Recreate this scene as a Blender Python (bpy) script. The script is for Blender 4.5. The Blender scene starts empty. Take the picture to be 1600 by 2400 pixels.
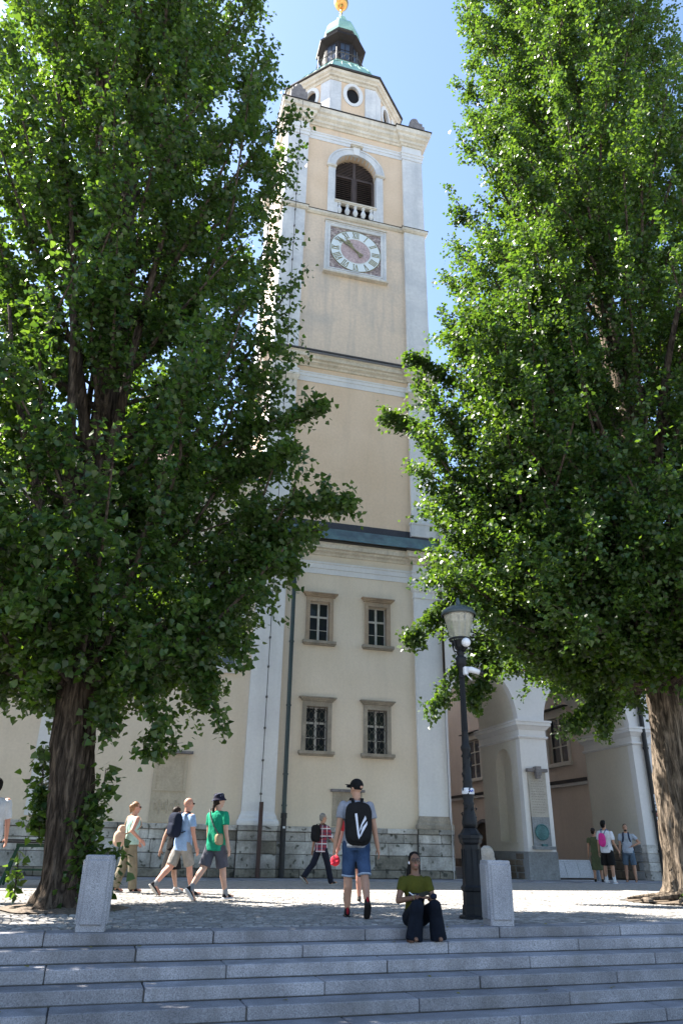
import bpy, bmesh, math, random
import numpy as np
from mathutils import Vector, Matrix

R = math.radians
random.seed(7)
rng = np.random.default_rng(11)
scene = bpy.context.scene
col = scene.collection

# ------------------------------------------------------------------ camera
EYE = 0.90
YAW, PITCH, ROLL = R(14.8), R(24.782), R(1.031)
fw = Vector((math.sin(YAW) * math.cos(PITCH), math.cos(YAW) * math.cos(PITCH), math.sin(PITCH)))
rt = Vector((math.cos(YAW), -math.sin(YAW), 0))
up = rt.cross(fw)
rt2 = math.cos(ROLL) * rt + math.sin(ROLL) * up
up2 = -math.sin(ROLL) * rt + math.cos(ROLL) * up
cam_data = bpy.data.cameras.new('camera')
cam_data.sensor_fit = 'VERTICAL'
cam_data.sensor_height = 36.0
cam_data.lens = 25.5
cam_data.clip_start = 0.05
cam_data.clip_end = 3000
cam = bpy.data.objects.new('camera', cam_data)
col.objects.link(cam)
M = Matrix((rt2, up2, -fw)).transposed().to_4x4()
M.translation = Vector((0, 0, EYE))
cam.matrix_world = M
scene.camera = cam

# ------------------------------------------------------------------ sky, sun, exposure
SUN_EL, SUN_DIR = R(51), R(33)          # sun stands left of and behind the tower
to_sun = Vector((-math.cos(SUN_DIR) * math.cos(SUN_EL), math.sin(SUN_DIR) * math.cos(SUN_EL), math.sin(SUN_EL)))
world = bpy.data.worlds.new('World')
scene.world = world
world.use_nodes = True
nt = world.node_tree
nt.nodes.clear()
sky = nt.nodes.new('ShaderNodeTexSky')
sky.sky_type = 'NISHITA'
sky.sun_disc = False
sky.sun_elevation = SUN_EL
sky.sun_rotation = math.atan2(to_sun.x, to_sun.y)
sky.altitude = 300
sky.air_density = 1.0
sky.dust_density = 0.6
sky.ozone_density = 1.0
bg = nt.nodes.new('ShaderNodeBackground')
bg.inputs['Strength'].default_value = 0.085
wo = nt.nodes.new('ShaderNodeOutputWorld')
nt.links.new(sky.outputs[0], bg.inputs[0])
nt.links.new(bg.outputs[0], wo.inputs[0])
sl = bpy.data.lights.new('sun', 'SUN')
sl.energy = 5.0
sl.angle = R(0.53)
sl.color = (1.0, 0.94, 0.85)
sun = bpy.data.objects.new('sun', sl)
col.objects.link(sun)
sun.rotation_euler = (-to_sun).to_track_quat('-Z', 'Y').to_euler()
sun.location = (-40, 40, 60)
scene.view_settings.view_transform = 'Standard'
scene.view_settings.look = 'None'
scene.view_settings.gamma = 1
scene.view_settings.exposure = 2.27

# ------------------------------------------------------------------ materials
def new_mat(name):
    m = bpy.data.materials.new(name)
    m.use_nodes = True
    n = m.node_tree
    return m, n, n.nodes['Principled BSDF'], n.links

def mat(name, c1, c2=None, rough=0.8, spec=0.3, scale=2.0, fine=30.0, fineamt=0.25, bump=0.15, bdist=0.01,
        metal=0.0, streak=0.0, streakcol=(0.2, 0.18, 0.15), speck=None, coords='pos', island=0.0, contrast=(0.35, 0.65)):
    """procedural surface: two-tone large noise, fine grain, optional rain streaks, optional mineral specks"""
    m, n, p, L = new_mat(name)
    N = n.nodes.new
    if coords == 'pos':
        g = N('ShaderNodeNewGeometry'); pos = g.outputs['Position']
    else:
        g = N('ShaderNodeTexCoord'); pos = g.outputs['Object']
    c2 = c2 or tuple(x * 0.82 for x in c1)
    n1 = N('ShaderNodeTexNoise'); n1.inputs['Scale'].default_value = scale; n1.inputs['Detail'].default_value = 5
    L.new(pos, n1.inputs['Vector'])
    r1 = N('ShaderNodeValToRGB'); r1.color_ramp.elements[0].position = contrast[0]; r1.color_ramp.elements[1].position = contrast[1]
    r1.color_ramp.elements[0].color = (*c1, 1); r1.color_ramp.elements[1].color = (*c2, 1)
    L.new(n1.outputs['Fac'], r1.inputs[0])
    n2 = N('ShaderNodeTexNoise'); n2.inputs['Scale'].default_value = fine; n2.inputs['Detail'].default_value = 3
    L.new(pos, n2.inputs['Vector'])
    mr = N('ShaderNodeMapRange'); mr.inputs[1].default_value = 0.25; mr.inputs[2].default_value = 0.75
    mr.inputs[3].default_value = 1 - fineamt; mr.inputs[4].default_value = 1 + fineamt
    L.new(n2.outputs['Fac'], mr.inputs[0])
    mx = N('ShaderNodeMix'); mx.data_type = 'RGBA'; mx.blend_type = 'MULTIPLY'; mx.inputs[0].default_value = 1
    L.new(r1.outputs[0], mx.inputs[6]); L.new(mr.outputs[0], mx.inputs[7])
    out = mx.outputs[2]
    if streak:
        mp = N('ShaderNodeMapping'); mp.inputs['Scale'].default_value = (2.2, 2.2, 0.22)
        L.new(pos, mp.inputs[0])
        n3 = N('ShaderNodeTexNoise'); n3.inputs['Scale'].default_value = 1.0; n3.inputs['Detail'].default_value = 6
        n3.inputs['Roughness'].default_value = 0.62
        L.new(mp.outputs[0], n3.inputs['Vector'])
        r3 = N('ShaderNodeMapRange'); r3.inputs[1].default_value = 0.5; r3.inputs[2].default_value = 0.72
        r3.inputs[3].default_value = 0; r3.inputs[4].default_value = streak
        L.new(n3.outputs['Fac'], r3.inputs[0])
        m3 = N('ShaderNodeMix'); m3.data_type = 'RGBA'; m3.inputs[7].default_value = (*streakcol, 1)
        L.new(r3.outputs[0], m3.inputs[0]); L.new(out, m3.inputs[6]); out = m3.outputs[2]
    if speck:
        sc, thr, scol = speck
        vo = N('ShaderNodeTexNoise'); vo.inputs['Scale'].default_value = sc; vo.inputs['Detail'].default_value = 1
        L.new(pos, vo.inputs['Vector'])
        r4 = N('ShaderNodeMapRange'); r4.inputs[1].default_value = thr; r4.inputs[2].default_value = thr + 0.06
        L.new(vo.outputs['Fac'], r4.inputs[0])
        m4 = N('ShaderNodeMix'); m4.data_type = 'RGBA'; m4.inputs[7].default_value = (*scol, 1)
        L.new(r4.outputs[0], m4.inputs[0]); L.new(out, m4.inputs[6]); out = m4.outputs[2]
    if island:
        gi = N('ShaderNodeNewGeometry')
        oi = N('ShaderNodeObjectInfo')
        ad = N('ShaderNodeMath'); ad.operation = 'ADD'; L.new(gi.outputs['Random Per Island'], ad.inputs[0]); L.new(oi.outputs['Random'], ad.inputs[1])
        fr = N('ShaderNodeMath'); fr.operation = 'FRACT'; L.new(ad.outputs[0], fr.inputs[0])
        r5 = N('ShaderNodeMapRange'); r5.inputs[3].default_value = 1 - island; r5.inputs[4].default_value = 1 + island
        L.new(fr.outputs[0], r5.inputs[0])
        m5 = N('ShaderNodeMix'); m5.data_type = 'RGBA'; m5.blend_type = 'MULTIPLY'; m5.inputs[0].default_value = 1
        L.new(out, m5.inputs[6]); L.new(r5.outputs[0], m5.inputs[7]); out = m5.outputs[2]
    L.new(out, p.inputs['Base Color'])
    p.inputs['Roughness'].default_value = rough
    p.inputs['Specular IOR Level'].default_value = spec
    p.inputs['Metallic'].default_value = metal
    if bump:
        b = N('ShaderNodeBump'); b.inputs['Strength'].default_value = bump; b.inputs['Distance'].default_value = bdist
        ma = N('ShaderNodeMath'); ma.operation = 'ADD'
        L.new(n1.outputs['Fac'], ma.inputs[0]); L.new(n2.outputs['Fac'], ma.inputs[1])
        L.new(ma.outputs[0], b.inputs['Height']); L.new(b.outputs[0], p.inputs['Normal'])
    return m

MAT = {}
MAT['cream'] = mat('cream_plaster', (0.66, 0.572, 0.462), (0.615, 0.528, 0.415), scale=0.7, fine=14, fineamt=0.05, bump=0.12, streak=0.22, streakcol=(0.45, 0.40, 0.33))
MAT['peach'] = mat('peach_plaster', (0.68, 0.525, 0.385), (0.63, 0.475, 0.335), scale=0.6, fine=10, fineamt=0.06, bump=0.12, streak=0.28, streakcol=(0.40, 0.32, 0.25))
MAT['peach_stained'] = mat('stained_peach_plaster', (0.66, 0.53, 0.41), (0.48, 0.42, 0.36), scale=0.42, fine=9, fineamt=0.09, bump=0.12, streak=0.5, streakcol=(0.36, 0.33, 0.30), contrast=(0.48, 0.7))
MAT['white'] = mat('white_paint', (0.66, 0.66, 0.66), (0.60, 0.60, 0.61), scale=0.8, fine=12, fineamt=0.05, bump=0.08, streak=0.3, streakcol=(0.44, 0.45, 0.46))
MAT['white_worn'] = mat('worn_white_paint', (0.64, 0.64, 0.64), (0.52, 0.53, 0.55), scale=0.9, fine=8, fineamt=0.08, bump=0.12, streak=0.5, streakcol=(0.36, 0.38, 0.40))
MAT['trim'] = mat('cornice_stone_paint', (0.64, 0.59, 0.51), (0.52, 0.47, 0.39), scale=1.2, fine=12, fineamt=0.14, bump=0.2, streak=0.45, streakcol=(0.24, 0.21, 0.17))
MAT['sandstone'] = mat('brown_sandstone', (0.40, 0.305, 0.215), (0.30, 0.23, 0.165), scale=2.5, fine=24, fineamt=0.18, bump=0.3, streak=0.5, streakcol=(0.14, 0.12, 0.10))
MAT['sandgrey'] = mat('weathered_sandstone', (0.34, 0.295, 0.235), (0.24, 0.21, 0.17), scale=3, fine=24, fineamt=0.2, bump=0.3, streak=0.55, streakcol=(0.10, 0.10, 0.09))
MAT['plinth'] = mat('limestone_block', (0.53, 0.51, 0.485), (0.23, 0.22, 0.20), scale=1.5, fine=16, fineamt=0.2, bump=0.5, bdist=0.02, streak=0.7, streakcol=(0.12, 0.115, 0.10), speck=(6, 0.64, (0.10, 0.10, 0.085)), island=0.26)
MAT['plinth_dark'] = mat('dirty_limestone', (0.22, 0.20, 0.165), (0.13, 0.12, 0.10), scale=2.5, fine=14, fineamt=0.25, bump=0.5, bdist=0.02, speck=(5, 0.6, (0.06, 0.06, 0.05)), island=0.2)
MAT['mortar'] = mat('dark_mortar', (0.09, 0.085, 0.075), rough=0.95, fineamt=0.3)
MAT['granite'] = mat('granite', (0.30, 0.305, 0.325), (0.235, 0.24, 0.26), scale=3, fine=110, fineamt=0.42, bump=0.25, bdist=0.004, speck=(140, 0.60, (0.12, 0.12, 0.14)), island=0.07)
MAT['granite_step'] = mat('step_granite', (0.275, 0.275, 0.295), (0.185, 0.185, 0.20), scale=2.2, fine=70, fineamt=0.38, bump=0.3, bdist=0.005, streak=0.65, streakcol=(0.13, 0.125, 0.12), speck=(90, 0.62, (0.13, 0.13, 0.14)), island=0.2)
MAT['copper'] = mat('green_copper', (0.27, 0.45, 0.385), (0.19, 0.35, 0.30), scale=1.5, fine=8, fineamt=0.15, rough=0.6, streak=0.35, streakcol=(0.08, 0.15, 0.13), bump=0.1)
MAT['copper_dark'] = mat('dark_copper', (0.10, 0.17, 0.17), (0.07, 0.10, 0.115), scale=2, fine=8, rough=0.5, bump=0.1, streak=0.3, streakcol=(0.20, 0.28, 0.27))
MAT['dark_metal'] = mat('dark_sheet_metal', (0.028, 0.026, 0.026), (0.04, 0.034, 0.03), rough=0.6, spec=0.35, bump=0.05)
MAT['flashing'] = mat('dark_flashing', (0.04, 0.042, 0.055), (0.05, 0.05, 0.062), rough=0.5, bump=0.05)
MAT['lantern_wood'] = mat('dark_brown_wood', (0.016, 0.012, 0.010), (0.010, 0.008, 0.008), rough=0.7, bump=0.1)
MAT['louvre'] = mat('brown_louvre_wood', (0.085, 0.062, 0.055), (0.06, 0.045, 0.042), scale=4, fine=30, rough=0.75)
MAT['black_void'] = mat('dark_interior', (0.010, 0.010, 0.012), rough=0.9, bump=0, fineamt=0)
MAT['gold'] = mat('gilded_copper', (0.72, 0.42, 0.14), (0.55, 0.30, 0.10), scale=2, fine=6, rough=0.28, metal=1.0, bump=0.03)
MAT['gold_paint'] = mat('faded_gold_paint', (0.25, 0.235, 0.12), (0.19, 0.185, 0.11), scale=5, rough=0.5, bump=0.05)
MAT['dial'] = mat('white_dial', (0.70, 0.76, 0.78), (0.65, 0.71, 0.74), scale=2, fineamt=0.03, bump=0.03, rough=0.5)
MAT['fresco'] = mat('worn_fresco', (0.30, 0.235, 0.23), (0.20, 0.16, 0.16), scale=5, fine=11, fineamt=0.45, bump=0.1, speck=(9, 0.56, (0.46, 0.40, 0.37)))
MAT['dial_center'] = mat('faded_pink_dial', (0.50, 0.39, 0.39), (0.38, 0.29, 0.30), scale=4, fine=14, fineamt=0.3, bump=0.08)
MAT['far_sett'] = mat('distant_setts', (0.30, 0.285, 0.265), (0.22, 0.21, 0.195), scale=5, fine=14, fineamt=0.35, bump=0.6, bdist=0.02)
MAT['grey_stone'] = mat('grey_carved_stone', (0.22, 0.20, 0.20), (0.14, 0.13, 0.13), scale=4, fine=20, bump=0.4)
MAT['tablet'] = mat('memorial_stone', (0.50, 0.43, 0.33), (0.42, 0.36, 0.275), scale=2, fine=20, fineamt=0.12, bump=0.25, streak=0.4, streakcol=(0.27, 0.23, 0.18))
MAT['memorial'] = mat('grey_beige_memorial', (0.40, 0.365, 0.315), (0.34, 0.31, 0.27), scale=3, fine=20, fineamt=0.12, bump=0.2, streak=0.4, streakcol=(0.24, 0.22, 0.20))
MAT['inscription'] = mat('incised_letters', (0.30, 0.27, 0.235), bump=0)
MAT['wood_white'] = mat('white_window_wood', (0.55, 0.54, 0.51), (0.42, 0.41, 0.39), scale=6, fine=30, fineamt=0.15, bump=0.1)
MAT['iron'] = mat('wrought_iron', (0.10, 0.095, 0.09), (0.06, 0.055, 0.05), rough=0.6, bump=0.1)
MAT['pipe_green'] = mat('painted_downpipe', (0.035, 0.055, 0.055), (0.028, 0.042, 0.045), rough=0.45, bump=0.05)
MAT['pipe_black'] = mat('black_cast_pipe', (0.018, 0.018, 0.02), rough=0.5, bump=0.1)
MAT['rust'] = mat('brown_iron_rail', (0.07, 0.042, 0.036), rough=0.7)
MAT['beige'] = mat('beige_plaster', (0.64, 0.535, 0.46), (0.59, 0.49, 0.42), scale=0.8, fine=10, fineamt=0.05, bump=0.1, streak=0.15, streakcol=(0.36, 0.30, 0.25))
MAT['greige'] = mat('greige_plaster', (0.62, 0.575, 0.505), (0.57, 0.53, 0.465), scale=0.8, fine=10, fineamt=0.05, bump=0.1)
MAT['offwhite'] = mat('offwhite_plaster', (0.66, 0.635, 0.62), (0.62, 0.60, 0.585), scale=0.8, fine=10, fineamt=0.04, bump=0.08)
MAT['grey_plinth'] = mat('grey_plinth_stone', (0.25, 0.26, 0.27), (0.19, 0.195, 0.20), scale=2, fine=20, fineamt=0.2, bump=0.3)
MAT['brown_plinth'] = mat('brown_rubble', (0.20, 0.165, 0.13), (0.12, 0.10, 0.085), scale=2.5, fine=10, fineamt=0.3, bump=0.6, bdist=0.03, island=0.2)
MAT['verdigris'] = mat('bronze_verdigris', (0.07, 0.17, 0.17), (0.045, 0.11, 0.115), scale=9, fine=24, rough=0.55, bump=0.5)
MAT['door'] = mat('old_door_wood', (0.075, 0.055, 0.04), (0.05, 0.038, 0.03), scale=3, fine=25)
MAT['tile'] = mat('red_roof_tile', (0.36, 0.15, 0.11), (0.28, 0.11, 0.085), scale=3, fine=20, island=0.2, bump=0.3)
MAT['roof_dark'] = mat('old_roof_tile', (0.16, 0.085, 0.065), (0.11, 0.07, 0.06), scale=2, fine=12, island=0.2, bump=0.4)
MAT['plaza'] = mat('plaza_bedding', (0.13, 0.122, 0.11), (0.08, 0.076, 0.07), scale=1.4, fine=35, fineamt=0.4, bump=0.6, bdist=0.02)
MAT['sett'] = mat('stone_sett', (0.285, 0.272, 0.255), (0.18, 0.172, 0.162), scale=3, fine=40, fineamt=0.25, bump=0.4, bdist=0.006, island=0.28)
MAT['asphalt'] = mat('lower_square_paving', (0.30, 0.29, 0.27), (0.24, 0.23, 0.215), scale=1.0, fine=40, fineamt=0.3, bump=0.3)
MAT['soil'] = mat('dry_soil', (0.15, 0.115, 0.085), (0.09, 0.072, 0.055), scale=5, fine=30, fineamt=0.4, bump=0.8, bdist=0.03)
MAT['lamp_iron'] = mat('dark_grey_cast_iron', (0.012, 0.0135, 0.016), (0.009, 0.010, 0.012), rough=0.55, spec=0.2, bump=0.12, fine=50)
MAT['lamp_cap'] = mat('grey_lamp_cap', (0.055, 0.075, 0.08), rough=0.4, bump=0.05)
MAT['plastic_white'] = mat('white_plastic', (0.72, 0.73, 0.75), rough=0.4, bump=0, fineamt=0.02)
MAT['plastic_black'] = mat('black_plastic', (0.012, 0.012, 0.013), rough=0.35, bump=0, fineamt=0.02)
MAT['sticker_white'] = mat('white_paper', (0.62, 0.63, 0.66), rough=0.7, bump=0.1)
MAT['sticker_blue'] = mat('blue_print', (0.05, 0.09, 0.40), rough=0.6, bump=0)
MAT['sticker_red'] = mat('red_print', (0.45, 0.12, 0.13), rough=0.6, bump=0)
MAT['table_green'] = mat('green_painted_wood', (0.016, 0.055, 0.032), rough=0.6)
MAT['board_dark'] = mat('dark_board', (0.025, 0.02, 0.022), rough=0.6)
MAT['panel_white'] = mat('white_painted_panel', (0.55, 0.56, 0.60), (0.50, 0.51, 0.55), scale=2, rough=0.55, bump=0.05)
MAT['bollard'] = mat('pale_bollard_stone', (0.33, 0.33, 0.325), (0.26, 0.26, 0.255), scale=4, fine=30)
MAT['bollard_steel'] = mat('grey_steel_post', (0.17, 0.20, 0.24), rough=0.5)

def bark_mat(name, c1, c2):
    m, n, p, L = new_mat(name)
    N = n.nodes.new
    g = N('ShaderNodeNewGeometry')
    mp = N('ShaderNodeMapping'); mp.inputs['Scale'].default_value = (9, 9, 1.3)
    L.new(g.outputs['Position'], mp.inputs[0])
    a = N('ShaderNodeTexNoise'); a.inputs['Scale'].default_value = 1.6; a.inputs['Detail'].default_value = 8; a.inputs['Roughness'].default_value = 0.65
    a.inputs['Distortion'].default_value = 0.6
    L.new(mp.outputs[0], a.inputs['Vector'])
    r = N('ShaderNodeValToRGB')
    r.color_ramp.elements[0].position = 0.36; r.color_ramp.elements[0].color = (*[x * 0.25 for x in c1], 1)
    r.color_ramp.elements[1].position = 0.66; r.color_ramp.elements[1].color = (*c2, 1)
    e = r.color_ramp.elements.new(0.5); e.color = (*c1, 1)
    L.new(a.outputs['Fac'], r.inputs[0])
    L.new(r.outputs[0], p.inputs['Base Color'])
    p.inputs['Roughness'].default_value = 0.95
    p.inputs['Specular IOR Level'].default_value = 0.1
    b = N('ShaderNodeBump'); b.inputs['Strength'].default_value = 1.0; b.inputs['Distance'].default_value = 0.05
    L.new(a.outputs['Fac'], b.inputs['Height']); L.new(b.outputs[0], p.inputs['Normal'])
    return m
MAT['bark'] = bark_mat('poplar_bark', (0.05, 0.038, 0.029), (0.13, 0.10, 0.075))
MAT['bark_pale'] = bark_mat('pale_poplar_bark', (0.095, 0.076, 0.058), (0.24, 0.19, 0.145))  # lighter copy of the bark; sunlight on the right trunk put into colour
MAT['twig'] = bark_mat('twig_bark', (0.06, 0.048, 0.038), (0.09, 0.072, 0.055))

def leaf_mat(name, c1, c2, tr1, tr2, mixf=0.42):
    m, n, p, L = new_mat(name)
    N = n.nodes.new
    g = N('ShaderNodeNewGeometry'); oi = N('ShaderNodeObjectInfo')
    ad = N('ShaderNodeMath'); ad.operation = 'ADD'; L.new(g.outputs['Random Per Island'], ad.inputs[0]); L.new(oi.outputs['Random'], ad.inputs[1])
    fr = N('ShaderNodeMath'); fr.operation = 'FRACT'; L.new(ad.outputs[0], fr.inputs[0])
    mx = N('ShaderNodeMix'); mx.data_type = 'RGBA'; mx.inputs[6].default_value = (*c1, 1); mx.inputs[7].default_value = (*c2, 1)
    L.new(fr.outputs[0], mx.inputs[0])
    # paler underside
    mu = N('ShaderNodeMix'); mu.data_type = 'RGBA'; mu.inputs[7].default_value = (0.065, 0.09, 0.042, 1)
    mb_ = N('ShaderNodeMath'); mb_.operation = 'MULTIPLY'; mb_.inputs[1].default_value = 0.45
    L.new(g.outputs['Backfacing'], mb_.inputs[0]); L.new(mb_.outputs[0], mu.inputs[0]); L.new(mx.outputs[2], mu.inputs[6])
    L.new(mu.outputs[2], p.inputs['Base Color'])
    p.inputs['Roughness'].default_value = 0.36
    p.inputs['Specular IOR Level'].default_value = 0.36
    mt = N('ShaderNodeMix'); mt.data_type = 'RGBA'; mt.inputs[6].default_value = (*tr1, 1); mt.inputs[7].default_value = (*tr2, 1)
    L.new(fr.outputs[0], mt.inputs[0])
    t = N('ShaderNodeBsdfTranslucent'); L.new(mt.outputs[2], t.inputs['Color'])
    ms = N('ShaderNodeMixShader'); ms.inputs[0].default_value = mixf
    L.new(p.outputs[0], ms.inputs[1]); L.new(t.outputs[0], ms.inputs[2])
    L.new(ms.outputs[0], n.nodes['Material Output'].inputs[0])
    return m
MAT['leaf'] = leaf_mat('poplar_leaf', (0.012, 0.036, 0.009), (0.044, 0.086, 0.016), (0.07, 0.165, 0.012), (0.19, 0.31, 0.02), .38)

def glass_mat(name, tint=(0.02, 0.025, 0.035), rough=0.06):
    m, n, p, L = new_mat(name)
    p.inputs['Base Color'].default_value = (*tint, 1)
    p.inputs['Roughness'].default_value = rough
    p.inputs['Specular IOR Level'].default_value = 0.8
    N = n.nodes.new
    no = N('ShaderNodeTexNoise'); no.inputs['Scale'].default_value = 1.2
    b = N('ShaderNodeBump'); b.inputs['Strength'].default_value = 0.06; b.inputs['Distance'].default_value = 0.05
    L.new(no.outputs['Fac'], b.inputs['Height']); L.new(b.outputs[0], p.inputs['Normal'])
    return m
MAT['pane'] = glass_mat('dark_window_glass')
MAT['pane_blue'] = glass_mat('lantern_glass', (0.02, 0.027, 0.04), 0.3)
def lamp_glass():
    m, n, p, L = new_mat('frosted_lamp_glass')
    N = n.nodes.new
    no = N('ShaderNodeTexNoise'); no.inputs['Scale'].default_value = 9; no.inputs['Detail'].default_value = 4
    g = N('ShaderNodeBsdfGlossy'); g.inputs['Roughness'].default_value = 0.12
    t = N('ShaderNodeBsdfTransparent'); t.inputs['Color'].default_value = (0.93, 0.94, 0.88, 1)
    d = N('ShaderNodeBsdfDiffuse'); d.inputs['Color'].default_value = (0.55, 0.55, 0.48, 1)
    tl = N('ShaderNodeBsdfTranslucent'); tl.inputs['Color'].default_value = (0.6, 0.6, 0.5, 1)
    a = N('ShaderNodeMixShader'); a.inputs[0].default_value = 0.5; L.new(d.outputs[0], a.inputs[1]); L.new(tl.outputs[0], a.inputs[2])
    mr = N('ShaderNodeMapRange'); mr.inputs[3].default_value = 0.30; mr.inputs[4].default_value = 0.62; L.new(no.outputs['Fac'], mr.inputs[0])
    b = N('ShaderNodeMixShader'); L.new(mr.outputs[0], b.inputs[0]); L.new(t.outputs[0], b.inputs[1]); L.new(a.outputs[0], b.inputs[2])
    c = N('ShaderNodeMixShader'); c.inputs[0].default_value = 0.06; L.new(b.outputs[0], c.inputs[1]); L.new(g.outputs[0], c.inputs[2])
    L.new(c.outputs[0], n.nodes['Material Output'].inputs[0])
    return m
MAT['lamp_glass'] = lamp_glass()

# ------------------------------------------------------------------ mesh helpers
def wloc(o):
    v = Vector((0, 0, 0))
    while o is not None:
        v += o.location
        o = o.parent
    return v

class MB:
    """collects faces; build() links them as ONE mesh object"""
    def __init__(s):
        s.v = []; s.f = []
    def quad(s, a, b, c, d):
        i = len(s.v); s.v += [tuple(a), tuple(b), tuple(c), tuple(d)]; s.f.append((i, i + 1, i + 2, i + 3))
    def poly(s, pts):
        i = len(s.v); s.v += [tuple(p) for p in pts]; s.f.append(tuple(range(i, i + len(pts))))
    def box(s, x0, x1, y0, y1, z0, z1, bev=0.0):
        if bev <= 0:
            i = len(s.v)
            s.v += [(x, y, z) for z in (z0, z1) for y in (y0, y1) for x in (x0, x1)]
            for f in ((0, 2, 3, 1), (4, 5, 7, 6), (0, 1, 5, 4), (2, 6, 7, 3), (0, 4, 6, 2), (1, 3, 7, 5)):
                s.f.append(tuple(i + k for k in f))
            return
        b = min(bev, (x1 - x0) / 3, (y1 - y0) / 3, (z1 - z0) / 3)
        rings = [(z0, b), (z0 + b, 0), (z1 - b, 0), (z1, b)]
        s.stack([[(x0 + o, y0 + b * (o == 0), z), (x0 + o + (b if o == 0 else 0), y0 + o, z), (x1 - o - (b if o == 0 else 0), y0 + o, z), (x1 - o, y0 + b * (o == 0), z),
                  (x1 - o, y1 - b * (o == 0), z), (x1 - o - (b if o == 0 else 0), y1 - o, z), (x0 + o + (b if o == 0 else 0), y1 - o, z), (x0 + o, y1 - b * (o == 0), z)] for z, o in rings])
    def stack(s, rings, cap=True, closed=True):
        i = len(s.v); n = len(rings[0])
        for r in rings: s.v += [tuple(p) for p in r]
        for k in range(len(rings) - 1):
            for j in range(n if closed else n - 1):
                a = i + k * n + j; b = i + k * n + (j + 1) % n
                s.f.append((a, b, b + n, a + n))
        if cap:
            s.f.append(tuple(i + j for j in reversed(range(n))))
            s.f.append(tuple(i + (len(rings) - 1) * n + j for j in range(n)))
    def obox(s, c, ax, ay, az, hx, hy, hz):
        """oriented box: centre, three axes, half sizes"""
        c, ax, ay, az = map(Vector, (c, ax, ay, az)); i = len(s.v)
        for kz in (-1, 1):
            for ky in (-1, 1):
                for kx in (-1, 1):
                    s.v.append(tuple(c + ax * hx * kx + ay * hy * ky + az * hz * kz))
        for f in ((0, 2, 3, 1), (4, 5, 7, 6), (0, 1, 5, 4), (2, 6, 7, 3), (0, 4, 6, 2), (1, 3, 7, 5)):
            s.f.append(tuple(i + k for k in f))
    def tube(s, pts, r, n=6, cap=True):
        pts = [Vector(p) for p in pts]
        rs = r if isinstance(r, (list, tuple)) else [r] * len(pts)
        rings = []; prev = None
        for k, p in enumerate(pts):
            d = (pts[min(k + 1, len(pts) - 1)] - pts[max(k - 1, 0)]).normalized()
            if prev is None:
                a = d.cross(Vector((0, 0, 1)))
                if a.length < 0.05: a = d.cross(Vector((1, 0, 0)))
            else:
                a = prev - d * prev.dot(d)
            a.normalize(); prev = a; b = d.cross(a)
            rings.append([p + (a * math.cos(t) + b * math.sin(t)) * rs[k] for t in [2 * math.pi * j / n for j in range(n)]])
        s.stack(rings, cap)
    def lathe(s, prof, c=(0, 0), n=24, rot=0.0, cap=True, flute=None):
        rings = []
        for r, z in prof:
            rings.append([(c[0] + r * math.cos(2 * math.pi * j / n + rot), c[1] + r * math.sin(2 * math.pi * j / n + rot), z) for j in range(n)])
        s.stack(rings, cap)
    def sweep(s, poly, prof, cap=False, closed=True):
        """offset polygon (CCW) swept through (offset, z) profile"""
        s.stack([[(x, y, z) for x, y in offset(poly, o)] for o, z in prof], cap, closed)
    def wall(s, o, u, v, n, W, H, holes=(), depth=0.3, nseg=16, w0=0.0, h0=0.0):
        """wall in frame (o,u,v), outward normal n, with holes {x0,x1,lo,hi} (numbers or functions of x) and reveals"""
        o, u, v, n = map(Vector, (o, u, v, n))
        P = lambda a, b, d=0.0: o + u * a + v * b - n * d
        xs = sorted({w0, W} | {h['x0'] for h in holes} | {h['x1'] for h in holes})
        for xa, xb in zip(xs[:-1], xs[1:]):
            if xb - xa < 1e-6: continue
            hs = sorted([h for h in holes if h['x0'] <= xa + 1e-6 and h['x1'] >= xb - 1e-6], key=lambda h: h['lo'] if not callable(h['lo']) else h['lo']((xa + xb) / 2))
            curved = any(callable(h['lo']) or callable(h['hi']) for h in hs)
            k = nseg if curved else 1
            for j in range(k):
                a = xa + (xb - xa) * j / k; b = xa + (xb - xa) * (j + 1) / k
                if curved:
                    a = xa + (xb - xa) * (1 - math.cos(math.pi * j / k)) / 2; b = xa + (xb - xa) * (1 - math.cos(math.pi * (j + 1) / k)) / 2
                la = lb = h0
                for h in hs:
                    ev = lambda q, x: q(x) if callable(q) else q
                    s.quad(P(a, la), P(b, lb), P(b, ev(h['lo'], b)), P(a, ev(h['lo'], a)))
                    if callable(h['lo']): s.quad(P(a, ev(h['lo'], a)), P(b, ev(h['lo'], b)), P(b, ev(h['lo'], b), depth), P(a, ev(h['lo'], a), depth))
                    if callable(h['hi']): s.quad(P(a, ev(h['hi'], a)), P(b, ev(h['hi'], b)), P(b, ev(h['hi'], b), depth), P(a, ev(h['hi'], a), depth))
                    la, lb = ev(h['hi'], a), ev(h['hi'], b)
                s.quad(P(a, la), P(b, lb), P(b, H), P(a, H))
        for h in holes:
            ev = lambda q, x: q(x) if callable(q) else q
            for x in (h['x0'], h['x1']):
                l, hh = ev(h['lo'], x), ev(h['hi'], x)
                if hh - l > 1e-4: s.quad(P(x, l), P(x, hh), P(x, hh, depth), P(x, l, depth))
            if not callable(h['lo']): s.quad(P(h['x0'], h['lo']), P(h['x1'], h['lo']), P(h['x1'], h['lo'], depth), P(h['x0'], h['lo'], depth))
            if not callable(h['hi']): s.quad(P(h['x0'], h['hi']), P(h['x1'], h['hi']), P(h['x1'], h['hi'], depth), P(h['x0'], h['hi'], depth))
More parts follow.
